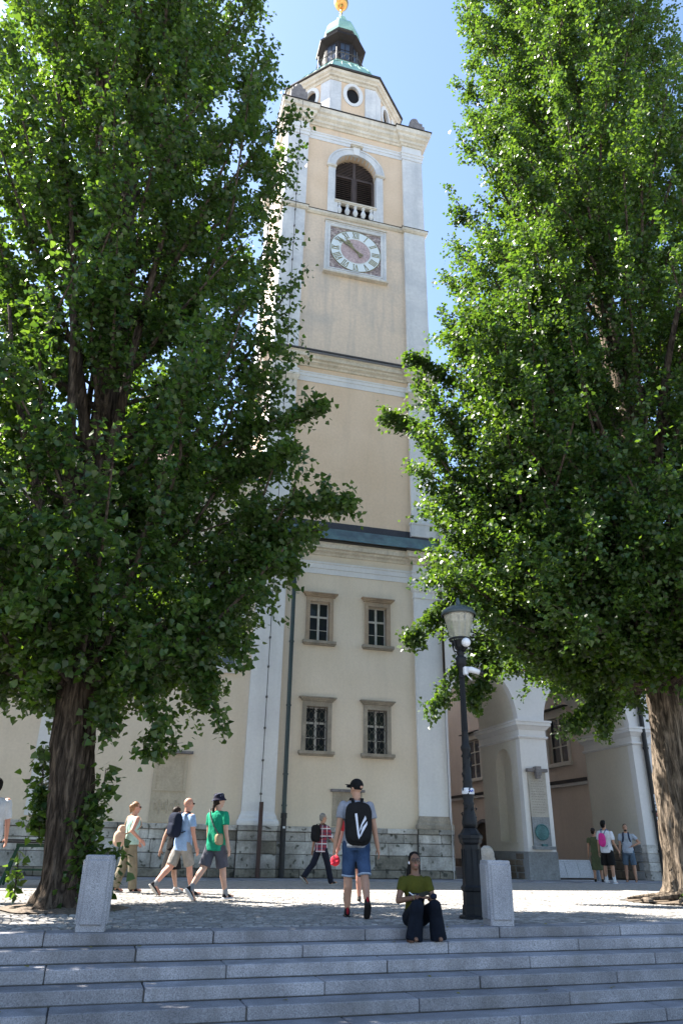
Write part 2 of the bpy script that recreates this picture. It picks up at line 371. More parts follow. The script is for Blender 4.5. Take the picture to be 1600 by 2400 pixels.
    def build(s, name, m, parent=None, smooth=False, local=False, loc=None):
        me = bpy.data.meshes.new(name)
        off = Vector((0, 0, 0))
        if parent is not None and not local: off = wloc(parent)
        elif loc is not None and not local: off = Vector(loc)
        me.from_pydata([(x - off.x, y - off.y, z - off.z) for x, y, z in s.v], [], s.f)
        if isinstance(m, str): m = MAT[m]
        me.materials.append(m)
        if smooth: me.polygons.foreach_set('use_smooth', [True] * len(me.polygons))
        me.update()
        o = bpy.data.objects.new(name, me)
        if loc is not None: o.location = loc
        o.parent = parent
        col.objects.link(o)
        return o

def offset(poly, d):
    n = len(poly); out = []
    for i in range(n):
        p0, p1, p2 = Vector(poly[i - 1]), Vector(poly[i]), Vector(poly[(i + 1) % n])
        a = (p1 - p0).normalized(); b = (p2 - p1).normalized()
        na = Vector((a.y, -a.x)); nb = Vector((b.y, -b.x))
        k = 1 + na.dot(nb)
        q = p1 + (na + nb) * (d / k)
        out.append((q.x, q.y))
    return out

def thing(name, label, cat, loc=(0, 0, 0), rz=0, group=None):
    o = bpy.data.objects.new(name, None)
    o.empty_display_size = 0.2
    o.location = loc; o.rotation_euler = (0, 0, rz)
    col.objects.link(o)
    return tag(o, label, cat, group)
def tag(o, label, cat, group=None):
    o['label'] = label; o['category'] = cat
    if group: o['group'] = group
    return o
def struct(o):
    o['kind'] = 'structure'; return o
def stuff(o):
    o['kind'] = 'stuff'; return o
def part(name, m, parent, *boxes, bev=0.0):
    mb = MB()
    for b in boxes: mb.box(*b, bev=bev)
    return mb.build(name, m, parent)
# ------------------------------------------------------------------ ground, steps, plaza
SL = 0.053                                   # the steps run slightly askew to the church front
def sy(x, y0): return y0 + SL * (x - 2.6)
LIPS = [9.70, 9.46, 9.13, 8.80, 8.46, 8.13, 7.80]
RISE = 0.131

mb = MB(); mb.quad((-600, -600, -0.93), (600, -600, -0.93), (600, 600, -0.93), (-600, 600, -0.93))
g = struct(mb.build('lower_square', 'asphalt'))
mb = MB()
mb.quad((-60, sy(-60, 10.05), -0.016), (60, sy(60, 10.05), -0.016), (60, 90, -0.016), (-60, 90, -0.016))
plaza = struct(mb.build('plaza_paving', 'plaza'))
mb = MB()
ys = LIPS + [7.80]
for k in range(7):
    z1 = -RISE * k - 0.03
    a, b = sy(-40, LIPS[k] + 0.02), sy(40, LIPS[k] + 0.02)
    mb.stack([[(-40, a, z), (40, b, z), (40, sy(40, 10.2), z), (-40, sy(-40, 10.2), z)] for z in (-0.925, z1)])
steps = struct(mb.build('steps', 'mortar'))
J0 = {0: -0.70, 1: 0.26, 2: -0.61, 3: 0.38, 4: -0.49, 5: 0.53, 6: -0.4}
ang = math.atan(SL)
for k in range(7):
    depth = (LIPS[k] - LIPS[k + 1] if k < 6 else 0.33)
    dep = 0.37 if k == 0 else (LIPS[k - 1] - LIPS[k]) + 0.10
    x = J0[k] - 1.835 * 3
    while x < 13:
        L_ = 1.835 + random.uniform(-0.02, 0.02)
        if x + L_ > -4.2:
            mb = MB()
            gap = random.choice((0.005, 0.007, 0.012))
            mb.box(0, L_ - gap, random.uniform(-0.006, 0.006), dep, -RISE + 0.006, random.uniform(-0.003, 0.003), bev=0.009)
            o = mb.build('step_block', 'granite_step', steps, local=True)
            o.location = (x, sy(x, LIPS[k]), -RISE * k)
            o.rotation_euler = (0, random.uniform(-0.0016, 0.0016), ang + random.uniform(-0.002, 0.002))
        x += L_

# worn stone setts: the nearest as single pieces, the rest of the visible field as one part
def sett_mesh(name, seed):
    r = random.Random(seed); j = lambda a: r.uniform(-a, a)
    b = [(-0.5 + j(.05), -0.5 + j(.05)), (0.5 + j(.05), -0.5 + j(.05)), (0.5 + j(.05), 0.5 + j(.05)), (-0.5 + j(.05), 0.5 + j(.05))]
    t = [(x * 0.76, y * 0.76) for x, y in b]
    h = [1.0 + j(.2) for _ in range(4)]
    v = [(x, y, -1.2) for x, y in b] + [(x, y, 0.35) for x, y in b] + [(x, y, hh) for (x, y), hh in zip(t, h)]
    f = [(8, 9, 10, 11)] + [(i, (i + 1) % 4, 4 + (i + 1) % 4, 4 + i) for i in range(4)] + [(4 + i, 4 + (i + 1) % 4, 8 + (i + 1) % 4, 8 + i) for i in range(4)]
    me = bpy.data.meshes.new(name); me.from_pydata(v, [], f); me.materials.append(MAT['sett'])
    return me, np.array(v), f
SV = [sett_mesh('sett', s) for s in range(5)]
setts = []
y = 10.12
row = 0
while y < 17.6:
    d = random.uniform(0.082, 0.105)
    x = -3.2 - (y - 10) * 0.25 + random.uniform(0, 0.1)
    xe = 8.8 + (y - 10) * 0.85
    while x < xe:
        w = random.uniform(0.085, 0.13)
        yy = sy(x, y) + 0.05 * math.sin(x * 1.9 + y * .6)
        setts.append((x + w / 2, yy + d / 2, w - 0.016, d - 0.016, random.uniform(-0.12, 0.12)))
        x += w
    y += d; row += 1
holes_ = [(-0.95, 12.9, 0.95), (11.2, 14.2, 1.35)]
setts = [s for s in setts if all(math.hypot(s[0] - a, s[1] - b) > r for a, b, r in holes_)]
setts.sort(key=lambda s: math.hypot(s[0], s[1]) + (100 if not (-1.9 < s[0] < 8.3) else 0))
for i, (x, y, w, d, a) in enumerate(setts[:300]):
    o = bpy.data.objects.new('sett', SV[i % 5][0]); col.objects.link(o); o.parent = plaza
    o.location = (x, y, -0.013 + random.uniform(-0.002, 0.002)); o.scale = (w, d, 0.013 * random.uniform(0.75, 1.15)); o.rotation_euler = (random.uniform(-.03, .03), random.uniform(-.03, .03), a)
V = []; F = []; nv = 0
for i, (x, y, w, d, a) in enumerate(setts[300:]):
    _, v, f = SV[i % 5]
    c, s_ = math.cos(a), math.sin(a)
    q = v * np.array([w, d, 0.013 * random.uniform(0.7, 1.2)])
    V.append(np.stack([q[:, 0] * c - q[:, 1] * s_ + x, q[:, 0] * s_ + q[:, 1] * c + y, q[:, 2] - 0.013], 1))
    F += [tuple(k + nv for k in ff) for ff in f]; nv += len(v)
me = bpy.data.meshes.new('sett_field'); me.from_pydata(np.concatenate(V).tolist(), [], F); me.materials.append(MAT['sett'])
o = bpy.data.objects.new('sett_field', me); col.objects.link(o); o.parent = plaza; stuff(o)
mb = MB(); mb.quad((-60, 17.75, -0.006), (60, 17.75, -0.006), (60, 24.6, -0.006), (-60, 24.6, -0.006)); struct(mb.build('plaza_paving', 'far_sett'))
# flag strip along the church foot
mb = MB()
x = -14
while x < 24:
    w = random.uniform(0.7, 1.1)
    if -6 < x < 20: part('flagstone', 'granite_step', plaza, (x, x + w - 0.012, 22.6, 24.3, -0.05, 0.006 + random.uniform(-.002, .002)), bev=0.006)
    x += w

# ------------------------------------------------------------------ bell tower
X0, X1, Y0, YB = 3.45, 10.47, 24.68, 31.70
PA, PB, YP = 4.50, 9.42, 24.80          # inner pilaster edges, panel plane
XL, XR = X0 + 0.12, X1 - 0.12
CX = (X0 + X1) / 2
tower = thing('bell_tower', 'tall cream and white bell tower with clock and green copper lantern', 'bell tower', (CX, 28.2, 0))
def foot(d=0.12):
    a, b = PA - X0, X1 - PB
    ya, yb = Y0 + 1.05, YB - 1.05
    return [(X0, Y0), (PA, Y0), (PA, Y0 + d), (PB, Y0 + d), (PB, Y0), (X1, Y0), (X1, ya), (X1 - d, ya), (X1 - d, yb), (X1, yb), (X1, YB), (PB, YB), (PB, YB - d), (PA, YB - d), (PA, YB), (X0, YB), (X0, yb), (X0 + d, yb), (X0 + d, ya), (X0, ya)]
FP = foot()
U, VV, NF = (1, 0, 0), (0, 0, 1), (0, -1, 0)

def core(name, m, z0, z1, holes=(), depth=0.34):
    mb = MB()
    mb.wall((XL, YP, 0), U, VV, NF, XR - XL, z1, [dict(h, x0=h['x0'] - XL, x1=h['x1'] - XL, **({} if not callable(h['hi']) else {'hi': (lambda q: (lambda x: q(x + XL)))(h['hi'])})) for h in holes], depth, h0=z0)
    mb.quad((XL, YP, z0), (XL, YP, z1), (XL, YB - .12, z1), (XL, YB - .12, z0))
    mb.quad((XR, YP, z0), (XR, YP, z1), (XR, YB - .12, z1), (XR, YB - .12, z0))
    mb.quad((XL, YB - .12, z0), (XL, YB - .12, z1), (XR, YB - .12, z1), (XR, YB - .12, z0))
    return mb.build(name, m, tower)
WINS = [(5.30, 6.33, 3.80, 5.27, True), (7.47, 8.47, 3.80, 5.27, True), (5.30, 6.31, 7.55, 9.02, False), (7.50, 8.49, 7.55, 9.02, False)]
core('lower_wall', 'cream', 0.0, 11.3, [dict(x0=a + .13, x1=b - .13, lo=lo, hi=hi) for a, b, lo, hi, _ in WINS])
core('middle_wall', 'peach', 11.3, 20.0)
core('clock_wall', 'peach_stained', 20.0, 28.2)
BW, BS = 1.05, 31.55        # belfry opening half width, spring height
bcx = 6.97
core('belfry_wall', 'peach', 28.2, 35.0, [dict(x0=bcx - BW, x1=bcx + BW, lo=28.36, hi=lambda x: BS + math.sqrt(max(0, BW ** 2 - (x - bcx) ** 2)))], 0.45)
mb = MB(); mb.box(XL + .5, XR - .5, YP + 0.6, YB - .6, 1, 34.9); mb.build('dark_core', 'black_void', tower)

def pil(z0, z1, m, xr=(0, 1)):
    for i, (a, b) in enumerate(((X0, PA), (PB, X1))):
        part('pilaster', m, tower, (a, b, Y0, Y0 + 1.05, z0, z1))
        part('pilaster', m, tower, (a, b, YB - 1.05, YB, z0, z1))
pil(1.80, 10.08, 'white'); pil(12.62, 18.75, 'white'); pil(20.0, 28.08, 'white_worn'); pil(28.36, 33.1, 'white_worn')
# blocks of the same pilasters running through the entablatures
pil(10.085, 10.95, 'white'); pil(18.755, 19.4, 'white'); pil(33.105, 34.35, 'white')
# pilaster bases and capitals
for a, b in ((X0, PA), (PB, X1)):
    f4 = [(a, Y0), (b, Y0), (b, Y0 + 1.05), (a, Y0 + 1.05)]
    mb = MB(); mb.sweep(f4, [(0.0, 1.46), (0.12, 1.47), (0.13, 1.52), (0.12, 1.60), (0.07, 1.66), (0.055, 1.74), (0.02, 1.80), (0, 1.88)])
    mb.build('pilaster_base', 'sandgrey' if a > 5 else 'white', tower)
    mb = MB(); mb.sweep(f4, [(0.012, 9.50), (0.035, 9.50), (0.035, 9.56), (0.015, 9.57), (0.015, 9.72), (0.05, 9.76), (0.09, 9.86), (0.12, 9.90), (0.12, 10.0), (0.01, 10.02)])
    mb.build('pilaster_capital', 'white', tower)
    mb = MB(); mb.sweep(f4, [(0.012, 18.05), (0.035, 18.05), (0.035, 18.11), (0.015, 18.12), (0.015, 18.42), (0.05, 18.48), (0.10, 18.62), (0.12, 18.64), (0.12, 18.74), (0.01, 18.76)])
    mb.build('pilaster_capital', 'trim', tower)
    mb = MB(); mb.sweep(f4, [(0.0, 12.0), (0.06, 12.02), (0.06, 12.52), (0.09, 12.54), (0.09, 12.62), (0, 12.64)])
    mb.build('pilaster_pedestal', 'white_worn', tower)

def ring(name, m, prof, fp=FP): 
    mb = MB(); mb.sweep(fp, prof); return mb.build(name, m, tower)
# first entablature, gutter and copper skirt
ring('architrave', 'white', [(0, 10.10), (0.03, 10.10), (0.03, 10.30), (0.06, 10.31), (0.06, 10.48), (0.09, 10.50), (0.10, 10.56), (0, 10.58)])
ring('cornice', 'trim', [(0, 10.84), (0.05, 10.85), (0.09, 10.92), (0.20, 10.97), (0.21, 11.04), (0.31, 11.06), (0.32, 11.20), (0.36, 11.24), (0.36, 11.26), (0, 11.28)])
ring('gutter', 'dark_metal', [(0.36, 11.265), (0.40, 11.265), (0.42, 11.30), (0.42, 11.35), (0.34, 11.36)])
R4 = [(X0, Y0), (X1, Y0), (X1, YB), (X0, YB)]
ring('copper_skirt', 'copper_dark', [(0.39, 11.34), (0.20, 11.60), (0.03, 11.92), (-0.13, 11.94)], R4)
ring('flashing', 'flashing', [(0.025, 11.90), (0.03, 12.24), (0, 12.25)])
# second entablature
ring('architrave', 'white', [(0, 18.55), (0.03, 18.55), (0.03, 18.78), (0.06, 18.79), (0.06, 18.92), (0.09, 18.94), (0.09, 19.0), (0, 19.02)])
ring('cornice', 'trim', [(0, 19.28), (0.06, 19.29), (0.10, 19.36), (0.22, 19.42), (0.23, 19.50), (0.34, 19.52), (0.35, 19.68), (0.40, 19.72), (0.40, 19.74), (0, 19.75)])
ring('cornice_roof', 'dark_metal', [(0.40, 19.745), (0.44, 19.745), (0.44, 19.80), (0.2, 19.98), (0.02, 20.16), (-0.02, 20.17)], R4)
# string course under the belfry
ring('string_course', 'trim', [(0, 28.06), (0.06, 28.08), (0.13, 28.16), (0.13, 28.28), (0, 28.30)])
ring('string_course_cover', 'dark_metal', [(0.135, 28.285), (0.15, 28.285), (0.15, 28.31), (0.01, 28.36)])
# top entablature
ring('architrave', 'white', [(0, 33.12), (0.03, 33.12), (0.03, 33.32), (0.06, 33.33), (0.06, 33.48), (0.10, 33.51), (0.10, 33.58), (0, 33.60)])
ring('cornice', 'trim', [(0, 34.08), (0.06, 34.09), (0.10, 34.18), (0.17, 34.22), (0.17, 34.38), (0.30, 34.48), (0.31, 34.66), (0.40, 34.72), (0.43, 34.96), (0.43, 35.0), (0, 35.02)])
ring('cornice_edge', 'dark_metal', [(0.42, 35.005), (0.47, 35.005), (0.47, 35.06), (0.26, 35.10)])
ring('cornice_roof', 'dark_metal', [(0.33, 35.085), (0.1, 35.35), (-1.2, 35.75)], R4)

# rectangular windows
def window(parent, x0, x1, z0, z1, yw, grille, m='sandstone', sur=0.14):
    """sandstone-framed casement; x0..x1/z0..z1 is the outer frame of the stone jambs"""
    c = ((x0 + x1) / 2, yw, z0)
    a, b = x0 + sur, x1 - sur
    mb = MB()
    pr = 0.055
    mb.box(x0, a, yw - pr, yw + .3, z0, z1); mb.box(b, x1, yw - pr, yw + .3, z0, z1); mb.box(x0, x1, yw - pr - .002, yw + .3, z1 + .001, z1 + .17)
    w = mb.build('window', m, parent)
    mb = MB()
    for k, (e, h0, h1) in enumerate(((0.05, .172, .22), (0.09, .221, .27), (0.14, .271, .31))):
        mb.box(x0 - e, x1 + e, yw - pr - e, yw + .05, z1 + h0, z1 + h1)
    mb.build('window_hood', m, w)
    mb = MB(); mb.box(x0 - .10, x1 + .10, yw - .17, yw + .25, z0 - .10, z0 - .001); mb.box(x0 - .07, x1 + .07, yw - .12, yw + .05, z0 - .15, z0 - .101)
    mb.build('window_sill', 'sandgrey', w)
    yf = yw + 0.20
    mb = MB(); t = 0.035; mx = (a + b) / 2; zt = z0 + (z1 - z0) * 0.64
    mb.box(a, a + t, yf, yf + .05, z0, z1); mb.box(b - t, b, yf, yf + .05, z0, z1); mb.box(a + t, b - t, yf, yf + .05, z0, z0 + t); mb.box(a + t, b - t, yf, yf + .05, z1 - t, z1)
    mb.box(mx - .04, mx + .04, yf - .012, yf + .045, z0 + t, z1 - t); mb.box(a + t, mx - .041, yf - .008, yf + .044, zt - .035, zt + .035); mb.box(mx + .041, b - t, yf - .008, yf + .044, zt - .035, zt + .035)
    zl = z0 + (zt - z0) * 0.48
    mb.box(a + t, mx - .041, yf + .005, yf + .04, zl - .01, zl + .01); mb.box(mx + .041, b - t, yf + .005, yf + .04, zl - .01, zl + .01)
    mb.build('window_frame', 'wood_white', w)
    for xa, xb in ((a + t, mx - .04), (mx + .04, b - t)):
        for za, zb in ((z0 + t, zl - .01), (zl + .01, zt - .035), (zt + .035, z1 - t)):
            mb = MB(); tl = random.uniform(-.008, .008); tz = random.uniform(-.006, .006)
            mb.quad((xa, yf + .022 + tl, za + tz), (xb, yf + .022 - tl, za + tz), (xb, yf + .022 - tl + tz, zb), (xa, yf + .022 + tl + tz, zb)); mb.build('pane', 'pane', w)
    if grille:
        mb = MB(); yg = yw + 0.05
        nx, nz = 4, 5
        ww = (b - a) / nx; hh = (z1 - z0) / nz
        for i in range(nx + 1):
            for s_ in (-1, 1):
                pts = []
                for k in range(nz * 6 + 1):
                    z = z0 + (z1 - z0) * k / (nz * 6)
                    ph = k / 6
                    tri = math.cos(math.pi * ph); tri = math.copysign(abs(tri) ** 0.7, tri)
                    x = a + ww * i + s_ * tri * ww * 0.5
                    pts.append((min(max(x, a + .008), b - .008), yg + 0.008 * s_, z))
                if i % 1 == 0 and (s_ == 1) == (i % 2 == 0): mb.tube(pts, 0.0105, 5)
                elif 0 < i < nx: mb.tube(pts, 0.0105, 5)
        mb.box(a, b, yg - .012, yg + .012, z1 - .03, z1 - .01)
        mb.build('window_grille', 'iron', w)
    return w
for x0, x1, z0, z1, gr in WINS:
    window(tower, x0, x1, z0, z1, YP, gr, 'sandgrey' if gr else 'sandstone')
# small stone tablet by the tower foot
tb = part('stone_tablet', 'sandgrey', tower, (6.42, 7.42, YP - .03, YP + .1, 1.50, 2.55))
part('tablet_cap', 'grey_stone', tb, (6.34, 7.50, YP - .13, YP + .05, 2.551, 2.63))

# clock
ck = MB(); ccx, ccz = 6.985, 26.18; CW, CH = 1.485, 1.52; iw, ih = 1.235, 1.26
ck.box(ccx - iw, ccx + iw, YP - 0.06, YP + .02, ccz - ih, ccz + ih)
clock = ck.build('clock', 'fresco', tower)
mb = MB()
fr4 = [(-iw, -ih), (iw, -ih), (iw, ih), (-iw, ih)]
rings = []
for o_, y_ in ((0, YP - .055), (0.0, YP - .12), (0.06, YP - .14), (0.08, YP - .10), (0.18, YP - .11), (0.20, YP - .15), (0.25, YP - .15), (0.25, YP + .02)):
    rings.append([(ccx + x, y_, ccz + z) for x, z in offset(fr4, o_)])
mb.stack(rings, cap=False); mb.build('clock_frame', 'white_worn', clock)
part('clock_ledge', 'trim', clock, (ccx - CW - .06, ccx + CW + .06, YP - .22, YP + .02, ccz - CH - .10, ccz - CH - .005))
part('clock_hood', 'trim', clock, (ccx - CW - .04, ccx + CW + .04, YP - .20, YP + .02, ccz + CH + .003, ccz + CH + .07))
def disc(r0, r1, y0, y1, n=64):
    mb = MB(); rings = []
    for r, y in ((r0, y1), (r0, y0), (r1, y0), (r1, y1)):
        rings.append([(ccx + r * math.cos(2 * math.pi * j / n), y, ccz + r * math.sin(2 * math.pi * j / n)) for j in range(n)])
    mb.stack(rings, cap=False); return mb
disc(0.002, 0.716, YP - .075, YP - .05).build('dial_center', 'dial_center', clock)
disc(0.735, 1.21, YP - .085, YP - .05).build('dial_ring', 'dial', clock)
disc(0.715, 0.745, YP - .095, YP - .05).build('dial_rim', 'white', clock)
disc(1.20, 1.225, YP - .095, YP - .05).build('dial_rim', 'gold_paint', clock)
NUM = ['XII', 'I', 'II', 'III', 'IIII', 'V', 'VI', 'VII', 'VIII', 'IX', 'X', 'XI']
for h, s_ in enumerate(NUM):
    th = R(90 - 30 * h); rad = Vector((math.cos(th), 0, math.sin(th))); tan = Vector((math.sin(th), 0, -math.cos(th)))
    wid = {'I': 0.085, 'V': 0.17, 'X': 0.17}
    tot = sum(wid[c] for c in s_); t = -tot / 2; mb = MB(); rm = 0.975; hl = 0.165
    ctr = Vector((ccx, YP - 0.092, ccz))
    yv = Vector((0, 1, 0))
    def stroke(t0, r0, t1, r1, w):
        a = ctr + rad * r0 + tan * t0; b = ctr + rad * r1 + tan * t1
        d = (b - a).normalized(); mb.obox((a + b) / 2, d, yv, d.cross(yv), (b - a).length / 2, 0.007, w)
    for c in s_:
        w = wid[c]; m_ = t + w / 2
        if c == 'I': stroke(m_, rm - hl, m_, rm + hl, 0.018)
        elif c == 'V': stroke(m_, rm - hl, m_ - w * .4, rm + hl, 0.020); stroke(m_, rm - hl, m_ + w * .4, rm + hl, 0.011)
        else: stroke(m_ + w * .4, rm - hl, m_ - w * .4, rm + hl, 0.020); stroke(m_ - w * .4, rm - hl, m_ + w * .4, rm + hl, 0.011)
        for rr in (rm - hl, rm + hl):
            if c == 'V' and rr < rm: continue
            stroke(m_ - w * .45, rr, m_ + w * .45, rr, 0.008)
        t += w
    mb.build('numeral', 'gold_paint', clock)
def hand(name, angle, ln, w, y):
    th = R(90 - angle); d = Vector((math.cos(th), 0, math.sin(th))); q = Vector((-d.z, 0, d.x)); c = Vector((ccx, y, ccz)); mb = MB()
    prof = [(-0.42, .02), (-0.40, .05), (-0.30, .05), (-0.22, .022), (0, .03), (ln * .45, .03), (ln * .5, w), (ln * .62, w * .4), (ln * .72, w * .9), (ln * .85, .03), (ln, .008)]
    L_ = [c + d * a + q * b for a, b in prof]; R_ = [c + d * a - q * b for a, b in reversed(prof)]
    ring_ = L_ + R_
    mb.stack([[p + Vector((0, e, 0)) for p in ring_] for e in (0, 0.02)]); mb.build(name, 'gold_paint', clock)
hand('minute_hand', 305, 1.12, 0.07, YP - .16); hand('hour_hand', 324, 0.80, 0.11, YP - .13)

# belfry opening: archivolt, imposts, louvres, balustrade
mb = MB(); n = 28
for r0, r1, y in ((BW - 0.002, 1.47, YP - .07),):
    rings = []
    for j in range(n + 1):
        t = math.pi * j / n
        c, s_ = math.cos(t), math.sin(t)
        rings.append([(bcx + r * c, yy, BS + r * s_) for r, yy in ((r0, YP + .25), (r0, y), (r1 - .09, y), (r1 - .09, y - .03), (r1, y - .03), (r1, YP + .02))])
    mb.stack(rings, cap=True, closed=False)
bw = mb.build('belfry_window', 'white_worn', tower)
for s_ in (-1, 1):
    a, b = sorted((bcx + s_ * (BW - .002), bcx + s_ * 1.40))
    part('jamb', 'white_worn', bw, (a, b, YP - .07, YP + .25, 28.38, BS - .13))
mb = MB()
for s_ in (-1, 1):
    a, b = sorted((bcx + s_ * (BW - .05), bcx + s_ * 1.50))
    mb.box(a, b, YP - .13, YP + .28, BS - .125, BS - .002)
    mb.box(a + .03, b - .03, YP - .10, YP + .27, BS - .17, BS - .126)
mb.build('impost', 'trim', bw)
mb = MB(); mb.stack([[(bcx - a, y, z), (bcx + a, y, z), (bcx + a, YP + .02, z), (bcx - a, YP + .02, z)] for a, y, z in ((.13, YP - .13, BS + BW - .05), (.18, YP - .15, BS + 1.50))]); mb.build('keystone', 'white', bw)
part('keystone_cap', 'trim', bw, (bcx - .27, bcx + .27, YP - .20, YP, BS + 1.501, BS + 1.56), (bcx - .32, bcx + .32, YP - .24, YP, BS + 1.561, BS + 1.64))
yl = YP + 0.30
mb = MB(); mb.box(bcx - BW + .002, bcx - BW + .10, yl, yl + .1, 28.4, BS - .2); mb.box(bcx + BW - .10, bcx + BW - .002, yl, yl + .1, 28.4, BS - .2); mb.box(bcx - .07, bcx + .07, yl - .02, yl + .1, 28.4, BS + .85)
mb.box(bcx - BW + .101, bcx - .071, yl, yl + .1, BS - .30, BS - .2); mb.box(bcx + .071, bcx + BW - .101, yl, yl + .1, BS - .30, BS - .2)
mb.build('shutter_frame', 'louvre', bw)
for s_ in (-1, 1):
    a, b = sorted((bcx + s_ * .14, bcx + s_ * (BW - .14)))
    mb = MB()
    mb.box(a - .045, a, yl - .03, yl + .06, 28.45, BS - .33); mb.box(b, b + .045, yl - .03, yl + .06, 28.45, BS - .33); mb.build('shutter_stile', 'louvre', bw)
    z = 28.5
    while z < BS - .36:
        mb = MB(); mb.obox(((a + b) / 2, yl + .02, z + .05), (1, 0, 0), (0, .77, .64), (0, -.64, .77), (b - a) / 2, .085, .010); mb.build('slat', 'louvre', bw); z += 0.135
z = BS - .12
while z < BS + BW - .1:
    hw = math.sqrt(max(0.02, (BW - .03) ** 2 - max(0, z + .06 - BS) ** 2))
    for s_ in (-1, 1):
        a, b = sorted((bcx + s_ * .075, bcx + s_ * max(hw, .1)))
        if b - a > .08:
            mb = MB(); mb.obox(((a + b) / 2, yl + .03, z), (1, 0, 0), (0, .5, .86), (0, -.86, .5), (b - a) / 2, .062, .012); mb.build('lunette_board', 'louvre', bw)
    z += 0.105
part('balustrade_rail', 'trim', bw, (bcx - BW - .02, bcx + BW + .02, YP - .12, YP + .14, 29.16, 29.24), (bcx - BW - .0, bcx + BW + .0, YP - .09, YP + .11, 29.09, 29.159))
for i in range(5):
    x = bcx + (i - 2) * 0.40
    mb = MB(); mb.lathe([(.085, 28.36), (.085, 28.42), (.05, 28.45), (.12, 28.62), (.13, 28.70), (.06, 28.92), (.05, 28.97), (.09, 29.02), (.09, 29.09)], (x, YP + .01), 12)
    mb.build('baluster', 'white_worn', bw, smooth=False)
for s_ in (-1, 1): part('baluster_post', 'white_worn', bw, (bcx + s_ * .97 - .075, bcx + s_ * .97 + .075, YP - .06, YP + .08, 28.36, 29.089))

# octagonal drum
OX, OY = 6.90, 28.30
def octa(a, z, rot=0):
    r = a / math.cos(math.pi / 8)
    return [(OX + r * math.cos(math.pi / 8 + k * math.pi / 4 + rot), OY + r * math.sin(math.pi / 8 + k * math.pi / 4 + rot), z) for k in range(8)]
AD = 3.02; DZ0, DZ1 = 35.1, 38.85
mb = MB(); drum_panels = []
fwid = 2 * AD * math.tan(math.pi / 8)
ox_, oz_ = 0.36, 0.60; ozc = 37.92
for k in range(8):
    th = -math.pi / 2 + k * math.pi / 4
    n_ = Vector((math.cos(th), math.sin(th), 0)); u_ = Vector((-math.sin(th), math.cos(th), 0))
    o_ = Vector((OX, OY, 0)) + n_ * AD - u_ * fwid / 2
    m0 = fwid / 2
    hole = dict(x0=m0 - ox_, x1=m0 + ox_, lo=lambda x: ozc - oz_ * math.sqrt(max(0, 1 - ((x - m0) / ox_) ** 2)) - .18, hi=lambda x: ozc + oz_ * math.sqrt(max(0, 1 - ((x - m0) / ox_) ** 2)) - .0)
    mb.wall(o_, u_, (0, 0, 1), n_, fwid, DZ1, [hole] if k in (0, 1, 2, 6, 7) else [], .16, h0=DZ0)
    drum_panels.append((n_, u_, o_))
drum = mb.build('octagonal_drum', 'peach', tower)
mb = MB(); mb.stack([octa(2.87, 35.2), octa(2.87, 38.8)]); mb.build('dark_core', 'black_void', drum)
for k, (n_, u_, o_) in enumerate(drum_panels):
    if k in (3, 4, 5): continue
    for side in (0, 1):
        a = -0.02 if side == 0 else fwid - 0.58
        mb = MB(); c = o_ + u_ * (a + .30) + n_ * .03
        mb.obox((c.x, c.y, (DZ0 + 38.6) / 2), u_, n_, (0, 0, 1), .30, .035, (38.6 - DZ0) / 2 + (.004 if side else 0)); mb.build('corner_strip', 'white_worn', drum)
    mb = MB(); rings = []
    cc = o_ + u_ * fwid / 2
    for j in range(36):
        t = 2 * math.pi * j / 36; ct, st = math.cos(t), math.sin(t)
        row_ = []
        for a, b, d in ((ox_ - .005, oz_ + .085, -.1), (ox_ - .005, oz_ + .085, .05), (.56, .90, .05), (.56, .90, -.02)):
            p = cc + u_ * a * ct + n_ * d; row_.append((p.x, p.y, ozc - .09 + b * st))
        rings.append(row_)
    rings.append(rings[0]); mb.stack(rings, cap=False, closed=False); mb.build('oval_window_surround', 'white', drum)
def oring(name, m, prof, par=drum, cap=False):
    mb = MB(); mb.stack([octa(a, z) for a, z in prof], cap=cap); return mb.build(name, m, par)
oring('drum_cornice', 'trim', [(3.0, 38.70), (3.06, 38.70), (3.09, 38.76), (3.10, 38.84), (3.20, 38.88), (3.22, 38.98), (3.33, 39.06), (3.36, 39.22), (3.0, 39.23)])
oring('drum_eave', 'dark_metal', [(3.30, 39.225), (3.43, 39.225), (3.45, 39.27), (3.45, 39.34), (3.2, 39.42)])
for x, y in ((X0 + .40, Y0 + .18), (X1 - .18, Y0 + .40)):
    mb = MB(); mb.box(x - .42, x + .42, y - .42, y + .42, 35.1, 35.75); mb.box(x - .34, x + .34, y - .34, y + .34, 35.751, 36.0)
    mb.lathe([(.20, 35.95), (.26, 36.05), (.28, 36.2), (.22, 36.36), (.08, 36.44), (.01, 36.46)], (x, y), 12)
    mb.v = [(a_, b_, c_ + (c_ - 35.1) * .28) for a_, b_, c_ in mb.v]
    mb.build('corner_finial', 'grey_stone', tower)
